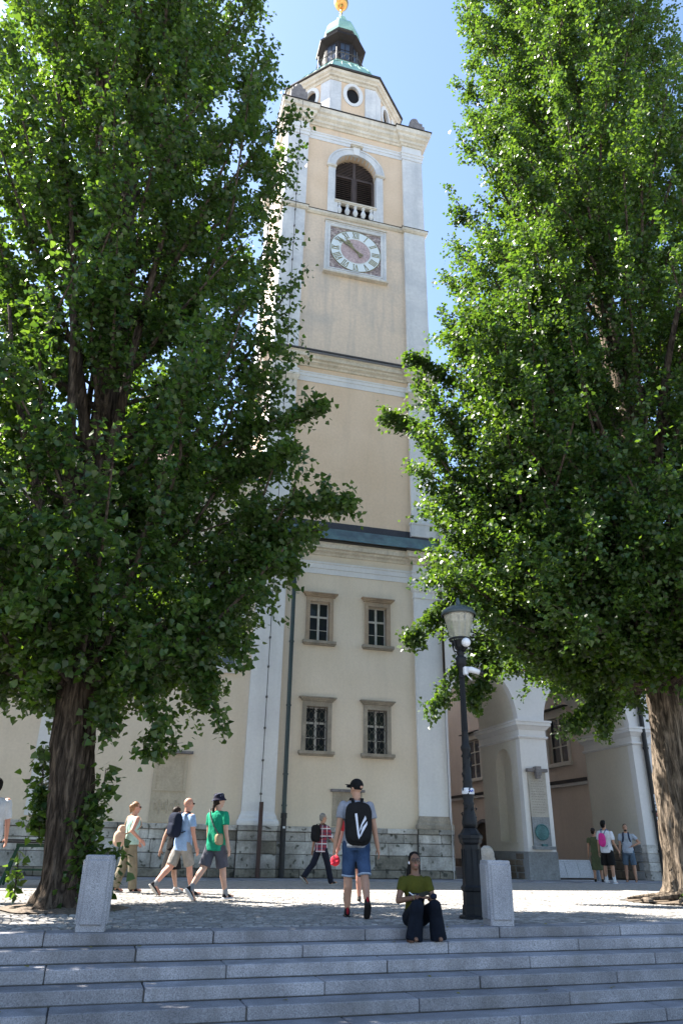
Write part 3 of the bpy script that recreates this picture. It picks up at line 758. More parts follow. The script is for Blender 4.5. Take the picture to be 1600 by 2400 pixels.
# dome, lantern, cap, ball
DOME = [(3.36, 39.38), (3.12, 39.6), (2.82, 40.2), (2.55, 40.9), (2.22, 41.6), (1.85, 42.2), (1.60, 42.55), (1.50, 42.68)]
dome = oring('copper_dome', 'copper', DOME, tower, True)
for k in range(8):
    mb = MB()
    for j in range(4):
        pts = []
        for a, z in [(a_ + .02, z_ + .01) for a_, z_ in DOME]:
            p0, p1 = Vector(octa(a, z)[k]), Vector(octa(a, z)[(k + 1) % 8]); pts.append(p0.lerp(p1, j / 4))
        mb.tube(pts, 0.025, 4)
    mb.build('dome_seam', 'copper', dome)
oring('lantern_ledge', 'copper', [(1.50, 42.64), (1.60, 42.66), (1.60, 42.78), (1.2, 42.80)], tower)
lant = oring('lantern', 'lantern_wood', [(1.14, 42.73), (1.12, 43.35), (1.08, 43.36), (1.06, 45.35), (1.16, 45.40), (1.28, 45.48), (1.42, 45.58), (1.44, 45.72), (1.0, 45.80)], tower, True)
for k in range(8):
    th = -math.pi / 2 + k * math.pi / 4; n_ = Vector((math.cos(th), math.sin(th), 0)); u_ = Vector((-math.sin(th), math.cos(th), 0))
    c = Vector((OX, OY, 44.35)) + n_ * 1.068
    mb = MB(); mb.obox(c, u_, n_, (0, 0, 1), .30, .012, .85); mb.build('pane', 'pane_blue', lant)
    mb = MB()
    for e in (-.30, 0, .30): mb.obox(c + u_ * e, u_, n_, (0, 0, 1), .022, .03, .87)
    for e in (-.85, .2, .85): mb.obox(c + Vector((0, 0, e)), u_, n_, (0, 0, 1), .32, .028, .022)
    mb.build('window_frame', 'lantern_wood', lant)
    mb = MB(); a0, a1 = Vector(octa(1.52, 0)[(k + 5) % 8]), Vector(octa(1.52, 0)[(k + 6) % 8])
    for z in (42.95, 43.6): mb.tube([a0 + Vector((0, 0, z)), a1 + Vector((0, 0, z))], .022, 5)
    mb.tube([a0 + Vector((0, 0, 42.75)), a0 + Vector((0, 0, 44.0))], .025, 5)
    for j in range(3):
        c0 = a0.lerp(a1, (j + .5) / 3)
        mb.tube([c0 + (a1 - a0).normalized() * (.15 * math.cos(t)) + Vector((0, 0, 43.28 + .26 * math.sin(t))) for t in [2 * math.pi * q / 12 for q in range(13)]], .014, 4)
    mb.build('railing', 'iron', lant)
oring('lantern_neck', 'dark_metal', [(1.0, 45.78), (.97, 45.8), (.97, 46.5), (1.05, 46.55), (1.08, 46.66), (.9, 46.7)], tower)
capd = oring('copper_cap', 'copper', [(1.09, 46.64), (1.10, 46.9), (1.04, 47.4), (.86, 47.9), (.58, 48.3), (.33, 48.55), (.29, 48.7), (.30, 49.2), (.22, 49.35), (.12, 49.45)], tower, True)
mb = MB(); mb.lathe([(.08, 49.4), (.07, 49.9), (.12, 49.98), (.07, 50.05), (.06, 50.5)], (OX - .05, OY), 10); mb.build('ball_stem', 'gold', tower)
mb = MB(); mb.lathe([(.46 * math.sin(math.pi * j / 18) + .0005, 50.92 - .46 * math.cos(math.pi * j / 18)) for j in range(19)], (OX - .05, OY), 32); mb.build('gilded_ball', 'gold', tower, smooth=True)
# lightning conductor with clips down the left pilaster
mb = MB(); xc = 4.02
mb.tube([(xc, Y0 - .07, 2.1), (xc, Y0 - .07, 9.4), (xc, Y0 - .20, 9.8), (xc, Y0 - .50, 11.3), (xc, Y0 - .10, 12.6), (xc, Y0 - .07, 18.0), (xc, Y0 - .2, 18.7), (xc, Y0 - .52, 19.8), (xc, Y0 - .05, 20.2), (xc, Y0 - .05, 28.0), (xc, Y0 - .2, 28.3), (xc, Y0 - .05, 28.5), (xc, Y0 - .05, 33.0), (xc, Y0 - .52, 35.0)], 0.013, 5)
z = 2.4
while z < 33:
    if not (9.4 < z < 12.6 or 18 < z < 20.2 or 27.9 < z < 28.6): mb.box(xc - .03, xc + .03, Y0 - .09, Y0 + .01, z - .03, z + .03)
    z += 1.02
mb.build('lightning_conductor', 'iron', tower)
part('conductor_guard', 'rust', tower, (xc - .055, xc + .055, Y0 - .32, Y0 - .18, 0.0, 2.15))
mb = MB(); mb.tube([(4.79, YP - .16, 1.75), (4.79, YP - .16, 10.9), (4.79, YP - .42, 11.25)], .072, 12)
for z in (2.05, 3.0, 5.2, 7.4, 9.6): mb.lathe([(.072, z), (.092, z), (.092, z + .05), (.072, z + .05)], (4.79, YP - .16), 12)
mb.build('downpipe', 'pipe_green', tower)
mb = MB(); mb.lathe([(.085, 0.0), (.085, 1.70), (.10, 1.70), (.10, 1.85), (.075, 1.86)], (4.79, YP - .20), 12); mb.build('downpipe_shoe', 'pipe_black', tower)
part('sticker', 'sticker_white', tower, (4.755, 4.825, YP - .292, YP - .286, 1.40, 1.46))

# plinth of coursed stone blocks
def plinth(parent, xa, xb, y, skip=()):
    part('plinth_core', 'mortar', parent, (xa, xb, y + .035, y + .4, 0, 1.47))
    zc = [0.0, 0.24, 0.66, 1.03, 1.31, 1.475]
    for c in range(5):
        x = xa
        while x < xb - .05:
            w = random.choice((.42, .6, .75, .9, 1.1, 1.3)) * (1.25 if c == 4 else 1) + random.uniform(-.05, .05)
            if xb - (x + w) < .3: w = xb - x
            z0, z1 = zc[c] + .006, zc[c + 1] - .006
            pr = (.02, .0, .0, .0, .05)[c] + random.uniform(-.012, .012)
            mb = MB(); mb.box(x + .005, x + w - .005, y - pr, y + .2, z0, z1 + random.uniform(-.006, .002), bev=.016)
            mb.build('stone_block', 'plinth_dark' if c == 0 or random.random() < .10 else 'plinth', parent)
            x += w
plinth(tower, PA + .1, PB - .1, YP - .10)
plinth(tower, X0 - .10, PA + .1, Y0 - .10)
plinth(tower, PB - .1, X1 + .11, Y0 - .10)
# ------------------------------------------------------------------ church nave left of the tower
NX0, NX1, NY = -16.0, X0 - .001, 24.86
nave = thing('church_nave', 'cream church side wall with tall windows behind the left tree', 'church', (-4, 30, 0))
NW = [(-5.55, -4.05), (-1.65, -.15), (1.45, 2.95)]
mb = MB()
mb.wall((NX0, NY, 0), U, VV, NF, NX1 - NX0, 13.4, [dict(x0=a - NX0, x1=b - NX0, lo=6.5, hi=(lambda c: (lambda x: 10.2 + math.sqrt(max(0, .75 ** 2 - (x - c) ** 2))))((a + b) / 2 - NX0)) for a, b in NW], .4)
mb.quad((NX0, NY, 0), (NX0, NY, 13.4), (NX0, 44, 13.4), (NX0, 44, 0))
mb.build('wall', 'cream', nave)
for a, b in NW:
    c = (a + b) / 2
    mb = MB(); mb.box(a - .12, b + .12, NY - .16, NY + .2, 6.30, 6.49); mb.box(a - .08, b + .08, NY - .10, NY + .05, 6.20, 6.299)
    w = mb.build('window', 'white', nave)
    mb = MB(); rings = []
    pts = [(a, 6.5)] + [(c + .75 * math.cos(t), 10.2 + .75 * math.sin(t)) for t in [math.pi - math.pi * j / 14 for j in range(15)]] + [(b, 6.5)]
    for x, z in pts:
        k = 1.0
        dx = (x - c) / .75
        ox = (x - c) * (1 + .2 / .75) + c; oz = z if z <= 10.2 else 10.2 + (z - 10.2) * (1 + .2 / .75)
        rings.append([(x, NY + .01, z), (x, NY - .05, z), (ox, NY - .05, oz), (ox, NY + .01, oz)])
    mb.stack(rings, cap=True); mb.build('window_surround', 'white', w)
    yf = NY + .25
    mb = MB()
    for i in range(4): x = a + .02 + i * (b - a - .04) / 3; mb.box(x - .02, x + .02, yf - .02, yf + .03, 6.5, 10.9 if i in (1, 2) else 10.25)
    z = 6.55
    while z < 10.9: mb.box(a, b, yf - .015, yf + .025, z - .015, z + .015); z += .62
    mb.build('window_bars', 'wood_white', w)
    mb = MB(); mb.quad((a, yf + .03, 6.5), (b, yf + .03, 6.5), (b, yf + .03, 10.95), (a, yf + .03, 10.95)); mb.build('pane', 'pane_blue', w)
for a in (-8.3, -2.95):
    part('pilaster', 'white', nave, (a, a + .95, NY - .12, NY + .3, 1.6, 12.2))
mb = MB()
F2 = [(NX0, NY), (NX1, NY), (NX1, 44), (NX0, 44)]
prof = [(0, 12.2), (.04, 12.2), (.04, 12.5), (.08, 12.55), (0.08, 12.9), (.2, 12.98), (.3, 13.1), (.32, 13.3), (.4, 13.38), (.4, 13.42), (0, 13.43)]
mb.stack([[(NX0 - o, NY - o, z), (NX1, NY - o, z)] for o, z in prof], cap=False, closed=False); mb.build('cornice', 'trim', nave)
mb = MB(); mb.stack([[(NX0 - .5, NY - .46, 13.43), (NX1, NY - .46, 13.43)], [(NX0 - .5, 34, 19.5), (NX1, 34, 19.5)], [(NX0 - .5, 44.4, 13.43), (NX1, 44.4, 13.43)]], cap=False, closed=False)
mb.build('roof', 'roof_dark', nave)
mb = MB(); mb.tube([(NX0 - .5, NY - .5, 13.42), (NX1, NY - .5, 13.42)], .07, 8); mb.build('gutter', 'copper_dark', nave)
part('choir_wall', 'cream', nave, (3.7, X1 - .3, 33.0, 62, 0, 24.0))  # unseen block behind the tower, added to keep sun off the passage wall
plinth(nave, -6.2, X0 - .10, NY - .10)
part('plinth_core', 'plinth', nave, (NX0, -6.2, NY - .1, NY + .2, 0, 1.47))
# carved memorial on the nave wall
tb = part('stone_tablet', 'tablet', nave, (.62, 1.66, NY - .035, NY + .1, 1.5, 3.52))
part('tablet_cap', 'grey_stone', tb, (.50, 1.78, NY - .20, NY + .05, 3.521, 3.60))
mb = MB(); mb.box(.62, .72, NY - .06, NY - .03, 2.45, 3.50); mb.box(1.56, 1.66, NY - .06, NY - .03, 2.45, 3.50); mb.box(.62, 1.66, NY - .062, NY - .03, 2.40, 2.449)
mb.stack([[(1.14 + .42 * math.cos(t) * 1.0, y, 3.02 + .40 * math.sin(t)) for t in [math.pi * j / 12 for j in range(13)]] + [(.72, y, 3.49), (1.56, y, 3.49)][::-1] for y in (NY - .033, NY - .055)][:0] or [[(.72, NY - .05, 3.40), (1.56, NY - .05, 3.40), (1.56, NY - .05, 3.499), (.72, NY - .05, 3.499)], [(.72, NY - .03, 3.40), (1.56, NY - .03, 3.40), (1.56, NY - .03, 3.499), (.72, NY - .03, 3.499)]])
mb.build('tablet_frame', 'tablet', tb)
mb = MB()
for i in range(7):
    x = .78 + i * .12; mb.tube([(x + .05 * math.cos(t), NY - .04, 1.95 + .10 * math.sin(t) * (1 + i % 2)) for t in [math.pi * 2 * j / 8 for j in range(9)]], .016, 4)
mb.build('tablet_relief', 'tablet', tb)

# ------------------------------------------------------------------ gate building with arches right of the tower
GY = 24.50
gate = thing('gate_building', 'off-white building with two arches right of the bell tower', 'building', (16, 26, 0))
AR = [(11.86, 1.37, 1.9), (16.08, 1.80, 1.9)]
SPR = 5.15; GT = 12.6
XA = X1 + .02
mb = MB()
hol = [dict(x0=c - a - XA, x1=c + a - XA, lo=0.0, hi=(lambda c, a, b: (lambda x: SPR + b * math.sqrt(max(0, 1 - ((x + XA - c) / a) ** 2))))(c, a, b)) for c, a, b in AR]
mb.wall((XA, GY, 0), U, VV, NF, 30 - XA, GT, hol, .30, nseg=24)
mb.build('front_wall', 'offwhite', gate)
mb = MB()                                         # vault soffits and inner faces
for c, a, b in AR:
    n = 24; rows = []
    for j in range(n + 1):
        t = math.pi * j / n
        rows.append([(c + a * math.cos(t), GY + .29, SPR + b * math.sin(t)), (c + a * math.cos(t), 27.7, SPR + b * math.sin(t))])
    mb.stack(rows, cap=False, closed=False)
mb.build('vault', 'greige', gate)
mb = MB()
hol2 = [dict(h) for h in hol]
mb.wall((XA, 27.71, 0), U, VV, (0, 1, 0), 30 - XA, GT, hol2, .02, nseg=24); mb.build('rear_wall', 'beige', gate)
# pier between the arches: side faces with a niche, caps, plinth
px0, px1 = 13.23, 14.28
niche = dict(x0=.47, x1=1.67, lo=1.18, hi=lambda x: 3.75 + .58 * math.sqrt(max(0, 1 - ((x - 1.07) / .60) ** 2)))
mb = MB(); mb.wall((px0, GY + .301, 0), (0, 1, 0), VV, (-1, 0, 0), 2.89, 5.2, [niche], .35)
mb.box(px0 + .34, px1 - .005, GY + .302, 27.69, 0, 5.2)
pier = mb.build('pier', 'greige', gate)
part('niche_sill', 'greige', pier, (px0 - .04, px0 + .3, GY + .70, GY + 2.05, 1.12, 1.179))
mb = MB(); f4 = [(px0, GY), (px1, GY), (px1, 27.7), (px0, 27.7)]
mb.sweep(f4, [(0.0, 4.56), (.05, 4.57), (.08, 4.62), (.05, 4.66), (.012, 4.67), (.012, 4.86), (.04, 4.88), (.12, 4.98), (.17, 5.02), (.17, 5.12), (.20, 5.13), (.20, 5.20), (-.02, 5.22)]); mb.build('pier_capital', 'offwhite', pier)
mb = MB(); mb.sweep(f4, [(.035, 0), (.03, .86), (0, .862)]); mb.build('pier_plinth', 'grey_plinth', pier)
for i in range(16):
    yy = GY + .35 + (i % 5) * .62 + random.uniform(-.05, .05); zz = .02 + (i // 5) * .2
    part('rubble_stone', 'brown_plinth', pier, (px0 - .05, px0 + .02, yy, yy + random.uniform(.4, .55), zz, zz + .18), bev=.02)
# memorial on the pier front
m0 = 13.42
tb = part('memorial_tablet', 'memorial', pier, (m0, 14.10, GY - .06, GY + .05, 1.05, 3.42))
part('memorial_slab', 'grey_plinth', tb, (m0, 14.10, GY - .063, GY - .02, 1.04, 1.95))
part('memorial_cap', 'grey_stone', tb, (m0 - .05, 14.15, GY - .16, GY + .02, 3.421, 3.53), (13.66, 13.86, GY - .24, GY - .0, 3.30, 3.60), (13.69, 13.83, GY - .20, GY, 3.20, 3.299))
mb = MB()
for j in range(2):
    pass
n = 28; cxm, czm = 13.76, 1.47
mb.stack([[(cxm + r * math.cos(2 * math.pi * q / n), y, czm + r * math.sin(2 * math.pi * q / n)) for q in range(n)] for r, y in ((.26, GY - .055), (.26, GY - .10), (.23, GY - .115), (.21, GY - .10), (.05, GY - .12))]); mb.build('bronze_medallion', 'verdigris', tb)
part('memorial_shelf', 'grey_plinth', tb, (m0 - .04, 14.16, GY - .22, GY - .0, .93, 1.03))
part('memorial_bowl', 'verdigris', tb, (13.70, 13.88, GY - .19, GY - .06, 1.031, 1.10))
mb = MB()
for i in range(13):                              # rows of incised, unreadable lettering
    z = 3.10 - i * .085; x = 13.49
    while x < 13.98:
        w = random.uniform(.03, .09); mb.box(x, min(x + w, 14.03), GY - .0615, GY - .055, z, z + .03); x += w + .03
mb.build('inscription', 'inscription', tb)
# right pier
rx0 = 17.90
mb = MB(); mb.box(rx0, 18.6, GY + .02, 27.7, 0, 5.2); rp = mb.build('pier', 'greige', gate)
mb = MB(); f4 = [(rx0, GY), (18.6, GY), (18.6, 27.7), (rx0, 27.7)]
mb.sweep(f4, [(0.0, 4.56), (.05, 4.57), (.08, 4.62), (.05, 4.66), (.012, 4.67), (.012, 4.86), (.04, 4.88), (.12, 4.98), (.17, 5.02), (.17, 5.12), (.20, 5.13), (.20, 5.20), (-.02, 5.22)]); mb.build('pier_capital', 'offwhite', rp)
for r_ in range(4):
    yy = GY + .02
    while yy < 27.6:
        w = random.uniform(.45, .9); zz = r_ * .29
        part('rubble_stone', 'brown_plinth' if yy > GY + .5 else 'grey_plinth', rp, (rx0 - .05, rx0 + .3, yy, min(yy + w - .015, 27.68), zz, zz + .275), bev=.02); yy += w
for i in range(4): part('corner_stone', 'plinth', rp, (rx0 - .052, rx0 + .42, GY - .05, GY + .3, i * .29, i * .29 + .28), bev=.015)
dp = MB(); dp.tube([(18.36, GY - .12, 0), (18.36, GY - .12, 12)], .085, 12)
for z in (.9, 2.2, 4.4): dp.lathe([(.085, z), (.11, z), (.11, z + .08), (.085, z + .08)], (18.36, GY - .12), 12)
dpo = dp.build('downpipe', 'pipe_black', gate)
z = .85
while z < 2.75:
    h = random.uniform(.05, .13); c_ = random.choice(('sticker_white', 'sticker_white', 'sticker_white', 'sticker_red', 'dial'))
    if random.random() < .75: part('sticker', c_, dpo, (18.36 - random.uniform(.03, .05), 18.36 + random.uniform(.03, .05), GY - .212, GY - .206, z, z + h))
    z += h + random.uniform(.01, .05)
part('wall_ledge', 'dark_metal', gate, (18.62, 30, GY - .14, GY, 3.46, 3.58)); part('wall_base', 'offwhite', gate, (18.60, 30, GY - .05, GY, 0, 3.455))
part('parapet_cornice', 'trim', gate, (XA, 30, GY - .25, GY + .3, GT, GT + .22))
mb = MB(); mb.quad((XA, GY + .2, GT + .2), (30, GY + .2, GT + .2), (30, 34, GT + .5), (XA, 34, GT + .5)); mb.build('terrace', 'grey_plinth', gate)
mb = MB()
for z in (.35, .62, .9): mb.tube([(XA + 3, GY + .5, GT + .22 + z), (30, GY + .5, GT + .22 + z)], .022, 5)
x = XA + 3
while x < 30: mb.tube([(x, GY + .5, GT + .2), (x, GY + .5, GT + 1.15)], .025, 5); x += 1.1
mb.build('terrace_railing', 'iron', gate)

# ------------------------------------------------------------------ palace wing along the passage
PX = 18.25
pal = thing('palace_wing', 'beige palace wall with barred windows seen through the arches', 'building', (PX + 3, 36, 0))
PWN = [(29.45, 31.05, 4.45, 6.4), (38.3, 40.2, 4.45, 6.5)]
DOOR = (37.2, 39.4)
mb = MB()
dc = sum(DOOR) / 2
hl = [dict(x0=a - 27.72, x1=b - 27.72, lo=l, hi=h) for a, b, l, h in PWN]
mb.wall((PX, 27.72, 0), (0, 1, 0), VV, (-1, 0, 0), 20, 11, hl, .3)
mb.build('wall', 'beige', pal)
part('end_wall', 'beige', pal, (X1 - .2, PX, 46, 46.4, 0, 11))
mb = MB(); mb.wall((PX - .02, 27.72, 0), (0, 1, 0), VV, (-1, 0, 0), 20, .42, (), .1); mb.build('plinth', 'brown_plinth', pal)
part('ledge', 'dark_metal', pal, (PX - .16, PX, 27.72, 47, 3.56, 3.70)); part('ledge_moulding', 'offwhite', pal, (PX - .12, PX, 27.72, 47, 3.44, 3.559))
for a, b, l, h in PWN:
    mb = MB(); e = .18
    mb.box(PX - .06, PX + .02, a - e, a, l, h); mb.box(PX - .06, PX + .02, b, b + e, l, h); mb.box(PX - .065, PX + .02, a - e, b + e, h, h + .35); mb.box(PX - .14, PX + .02, a - e - .06, b + e + .06, l - .16, l - .001)
    w = mb.build('window', 'greige', pal)
    mb = MB(); mb.box(PX - .28, PX, a - .3, b + .3, h + .36, h + .40); mb.build('window_hood', 'dark_metal', w)
    mb = MB(); c = (a + b) / 2
    mb.box(PX + .1, PX + .16, a, a + .07, l, h); mb.box(PX + .1, PX + .16, b - .07, b, l, h); mb.box(PX + .09, PX + .16, c - .05, c + .05, l, h)
    for z in (l + .03, l + (h - l) * .36, l + (h - l) * .68, h - .04): mb.box(PX + .105, PX + .155, a + .07, c - .05, z - .025, z + .025); mb.box(PX + .105, PX + .155, c + .05, b - .07, z - .025, z + .025)
    mb.build('window_frame', 'greige', w)
    for ya, yb in ((a + .07, c - .05), (c + .05, b - .07)):
        mb = MB(); mb.quad((PX + .13, ya, l), (PX + .13, yb, l), (PX + .13, yb, h), (PX + .13, ya, h)); mb.build('pane', 'pane', w)
mb = MB(); n = 14
arc = [(dc + 1.1 * math.cos(t), 1.55 + .65 * math.sin(t)) for t in [math.pi * j / n for j in range(n + 1)]] + [(dc - 1.1, 0), (dc + 1.1, 0)]
mb.stack([[(x_, y, z) for y, z in arc] for x_ in (PX - .03, PX + .02)]); dr = mb.build('door', 'door', pal)
mb = MB()
for j in range(n): pass
rows = [[(PX - .10, dc + r * math.cos(t) * 1.1, 1.55 + .65 * r * math.sin(t)) for r in (1.0, 1.25)] + [(PX, dc + r * math.cos(t) * 1.1, 1.55 + .65 * r * math.sin(t)) for r in (1.25, 1.0)] for t in [math.pi * j / n for j in range(n + 1)]]
rows = [[(p[0], p[1], 0.0) for p in rows[0]]] + rows + [[(p[0], p[1], 0.0) for p in rows[-1]]]
mb.stack(rows); mb.build('door_surround', 'grey_stone', dr)
# house with a red roof higher up behind the gate building
hs = thing('red_roofed_house', 'white house with red tiled roof glimpsed through the right tree', 'house', (27, 40, 0))
part('wall', 'white', hs, (20.5, 36, 36, 44, 0, 19.4))
mb = MB(); mb.stack([[(20.1, 35.5, 19.3), (36.4, 35.5, 19.3)], [(20.1, 40, 21.2), (36.4, 40, 21.2)], [(20.1, 44.5, 19.3), (36.4, 44.5, 19.3)]], cap=False, closed=False); mb.build('roof', 'tile', hs)
mb = MB()
for i in range(40):
    x = 20.3 + i * .4; mb.tube([(x, 35.45, 19.33), (x, 40, 21.25)], .07, 5)
mb.build('roof_tile_ridges', 'tile', hs)

# ------------------------------------------------------------------ granite posts on the top step
def granite_post(label, loc, rz):
    t = thing('granite_post', label, 'stone post', loc, rz, 'granite posts on the top step')
    w, d, h = .155, .185, .77
    mb = MB(); mb.stack([[(x, y, z) for x, y in ((-a, -b + c_), (-a + c_, -b), (a - c_, -b), (a, -b + c_), (a, b - c_), (a - c_, b), (-a + c_, b), (-a, b - c_))] for z, a, b, c_ in ((0, w, d, .012), (h - .012, w, d, .012), (h, w - .012, d - .012, .01))])
    mb.build('shaft', 'granite', t, local=True)
    for ax in (0, 1):
        for s_ in (-1, 1):
            mb = MB(); q = .035
            if ax == 0: mb.box(-w + q, w - q, s_ * d - .02, s_ * d + .02, .065, h - .045, bev=.012)
            else: mb.box(s_ * w - .02, s_ * w + .02, -d + q, d - q, .065, h - .045, bev=.012)
            mb.build('raised_panel', 'granite', t, local=True)
    return t
granite_post('granite post on the top step in front of the left tree', (-.24, 9.80, 0), R(-2))
granite_post('granite post on the top step beside the street lamp', (4.90, 10.05, 0), R(-9))

# ------------------------------------------------------------------ street lamp
lx, ly = 4.97, 10.95
lamp = thing('street_lamp', 'dark cast-iron street lamp with frosted glass lantern beside granite post', 'street lamp', (lx, ly, 0))
mb = MB(); o8 = math.pi / 8
mb.lathe([(.22, 0), (.22, .03), (.17, .05), (.165, .16), (.15, .18), (.15, .34), (.17, .36), (.175, .40), (.15, .43)], (lx, ly), 8, o8); mb.build('foot', 'lamp_iron', lamp)
mb = MB(); mb.lathe([(.148, .43), (.135, .94), (.135, .96), (.165, .99), (.17, 1.03), (.18, 1.05), (.18, 1.09), (.15, 1.11), (.12, 1.16), (.10, 1.19)], (lx, ly), 8, o8); mb.build('pedestal', 'lamp_iron', lamp)
for k in range(8):
    th = k * math.pi / 4; n_ = Vector((math.cos(th), math.sin(th), 0)); u_ = Vector((-n_.y, n_.x, 0))
    mb = MB(); c = Vector((lx, ly, .69)) + n_ * .132
    for e in (-.04, .04): mb.obox(c + u_ * e, u_, n_, (0, 0, 1), .006, .006, .21)
    for e in (-.21, .21): mb.obox(c + Vector((0, 0, e)), u_, n_, (0, 0, 1), .046, .007 if e < 0 else .004, .006)
    mb.build('pedestal_panel', 'lamp_iron', lamp)
mb = MB(); mb.lathe([(.105, 1.19), (.115, 1.25), (.105, 1.33), (.085, 1.42), (.075, 1.5), (.09, 1.53), (.075, 1.56), (.085, 1.62), (.09, 1.68), (.075, 1.76), (.068, 1.82), (.078, 1.84), (.066, 1.87), (.060, 2.28), (.075, 2.31), (.08, 2.35), (.06, 2.39), (.055, 2.5), (.05, 2.58), (.058, 2.60)], (lx, ly), 20); 
mb.build('ornate_stem', 'lamp_iron', lamp, smooth=True)
mb = MB(); rr = random.Random(3)
for i in range(46):
    th = rr.uniform(0, 6.28); z = rr.choice((rr.uniform(1.22, 1.48), rr.uniform(1.58, 1.74), rr.uniform(1.9, 2.25))); r_ = .063 if z > 1.8 else (.083 if z > 1.5 else .10)
    p = Vector((lx + r_ * math.cos(th), ly + r_ * math.sin(th), z)); u_ = Vector((-math.sin(th), math.cos(th), 0))
    mb.tube([p - u_ * .02 - Vector((0, 0, .02)), p + Vector((math.cos(th), math.sin(th), 0)) * .012, p + u_ * .02 + Vector((0, 0, .025))], [.006, .012, .005], 5)
mb.build('leaf_ornament', 'lamp_iron', lamp)
mb = MB(); rings = []
for z, r_ in ((2.60, .052), (3.42, .043)):
    rings.append([(lx + r_ * (1 if j % 2 else .86) * math.cos(2 * math.pi * j / 32), ly + r_ * (1 if j % 2 else .86) * math.sin(2 * math.pi * j / 32), z) for j in range(32)])
mb.stack(rings); mb.build('fluted_pole', 'lamp_iron', lamp)
mb = MB(); mb.lathe([(.045, 3.42), (.055, 3.45), (.045, 3.48), (.045, 3.60), (.075, 3.64), (.09, 3.67), (.08, 3.71), (.09, 3.74), (.085, 3.77), (.05, 3.79), (.06, 3.82), (.07, 3.84), (.05, 3.86), (.06, 3.88)], (lx, ly), 16); mb.build('collar', 'lamp_iron', lamp, smooth=True)
mb = MB()
for k in range(4):
    th = k * math.pi / 2 + .5; e = Vector((math.cos(th), math.sin(th), 0)); b = Vector((lx, ly, 0))
    mb.tube([b + e * .05 + Vector((0, 0, 3.86)), b + e * .13 + Vector((0, 0, 3.90)), b + e * .16 + Vector((0, 0, 4.0)), b + e * .155 + Vector((0, 0, 4.06))], .013, 6)
mb.lathe([(.15, 4.05), (.18, 4.05), (.185, 4.08), (.16, 4.09), (.15, 4.05)], (lx, ly), 28, cap=False); mb.lathe([(.03, 3.86), (.09, 3.93), (.12, 4.04), (.12, 4.05)], (lx, ly), 20)
mb.build('lantern_cradle', 'lamp_iron', lamp)
mb = MB(); mb.lathe([(.155, 4.085), (.255, 4.50)], (lx, ly), 32, cap=False); mb.build('glass_shade', 'lamp_glass', lamp, smooth=True)
mb = MB(); mb.lathe([(.012, 4.06), (.012, 4.48)], (lx, ly), 8); mb.tube([(lx, ly - .205, 4.09), (lx, ly - .262, 4.5)], .004, 4); mb.build('lantern_rod', 'bollard_steel', lamp)
mb = MB(); mb.lathe([(.24, 4.46), (.20, 4.50), (.12, 4.48), (.0, 4.49)], (lx, ly), 28, cap=False); mb.build('reflector', 'plastic_white', lamp, smooth=True)
mb = MB(); mb.lathe([(.285, 4.475), (.295, 4.48), (.29, 4.52), (.25, 4.58), (.16, 4.63), (.06, 4.65), (.04, 4.66), (.045, 4.70), (.03, 4.74), (.02, 4.79), (.0, 4.80)], (lx, ly), 32, cap=False); mb.build('cap', 'lamp_cap', lamp, smooth=True)
mb = MB(); mb.lathe([(.088, 1.66), (.096, 1.67), (.093, 1.74), (.082, 1.75)], (lx, ly), 20, cap=False); stk = mb.build('sticker', 'sticker_white', lamp, smooth=True)
mb = MB()
for j in range(5):
    t0 = -1.75 + j * .14; mb.tube([(lx + .097 * math.cos(t), ly + .097 * math.sin(t), 1.705 + .015 * math.sin(j * 2 + q)) for q, t in enumerate((t0, t0 + .05, t0 + .1))], .008, 4)
mb.build('sticker_print', 'sticker_blue', stk)
cam1 = thing('security_camera', 'white bullet security camera clamped to the lamp pole', 'camera', (lx + .05, ly - .05, 3.52))
mb = MB(); mb.box(lx + .0, lx + .07, ly - .12, ly - .04, 3.47, 3.60, bev=.012); mb.build('mount', 'plastic_white', cam1)
mb = MB(); mb.tube([(lx + .06, ly - .11, 3.55), (lx + .12, ly - .13, 3.55), (lx + .25, ly - .15, 3.51)], [.05, .048, .042], 14); mb.tube([(lx + .05, ly - .10, 3.46), (lx + .12, ly - .12, 3.38)], .01, 5); mb.build('housing', 'plastic_white', cam1, smooth=True)
mb = MB(); mb.tube([(lx + .245, ly - .15, 3.511), (lx + .30, ly - .158, 3.497)], .043, 14); mb.build('lens_hood', 'plastic_black', cam1)
cam2 = thing('security_camera', 'round white dome camera under the lamp glass', 'camera', (lx + .06, ly - .16, 3.97))
mb = MB(); mb.lathe([(.075 * math.sin(math.pi * j / 12) + .0003, 3.985 - .075 * math.cos(math.pi * j / 12)) for j in range(13)], (lx + .03, ly - .17), 18); mb.build('dome', 'plastic_white', cam2, smooth=True)
mb = MB(); mb.tube([(lx + .03, ly - .1, 4.0), (lx, ly - .02, 3.95)], .02, 6); mb.tube([(lx - .12, ly, 4.0), (lx - .12, ly - .02, 3.85), (lx - .05, ly, 3.76)], .006, 5); mb.build('bracket', 'plastic_black', cam2)

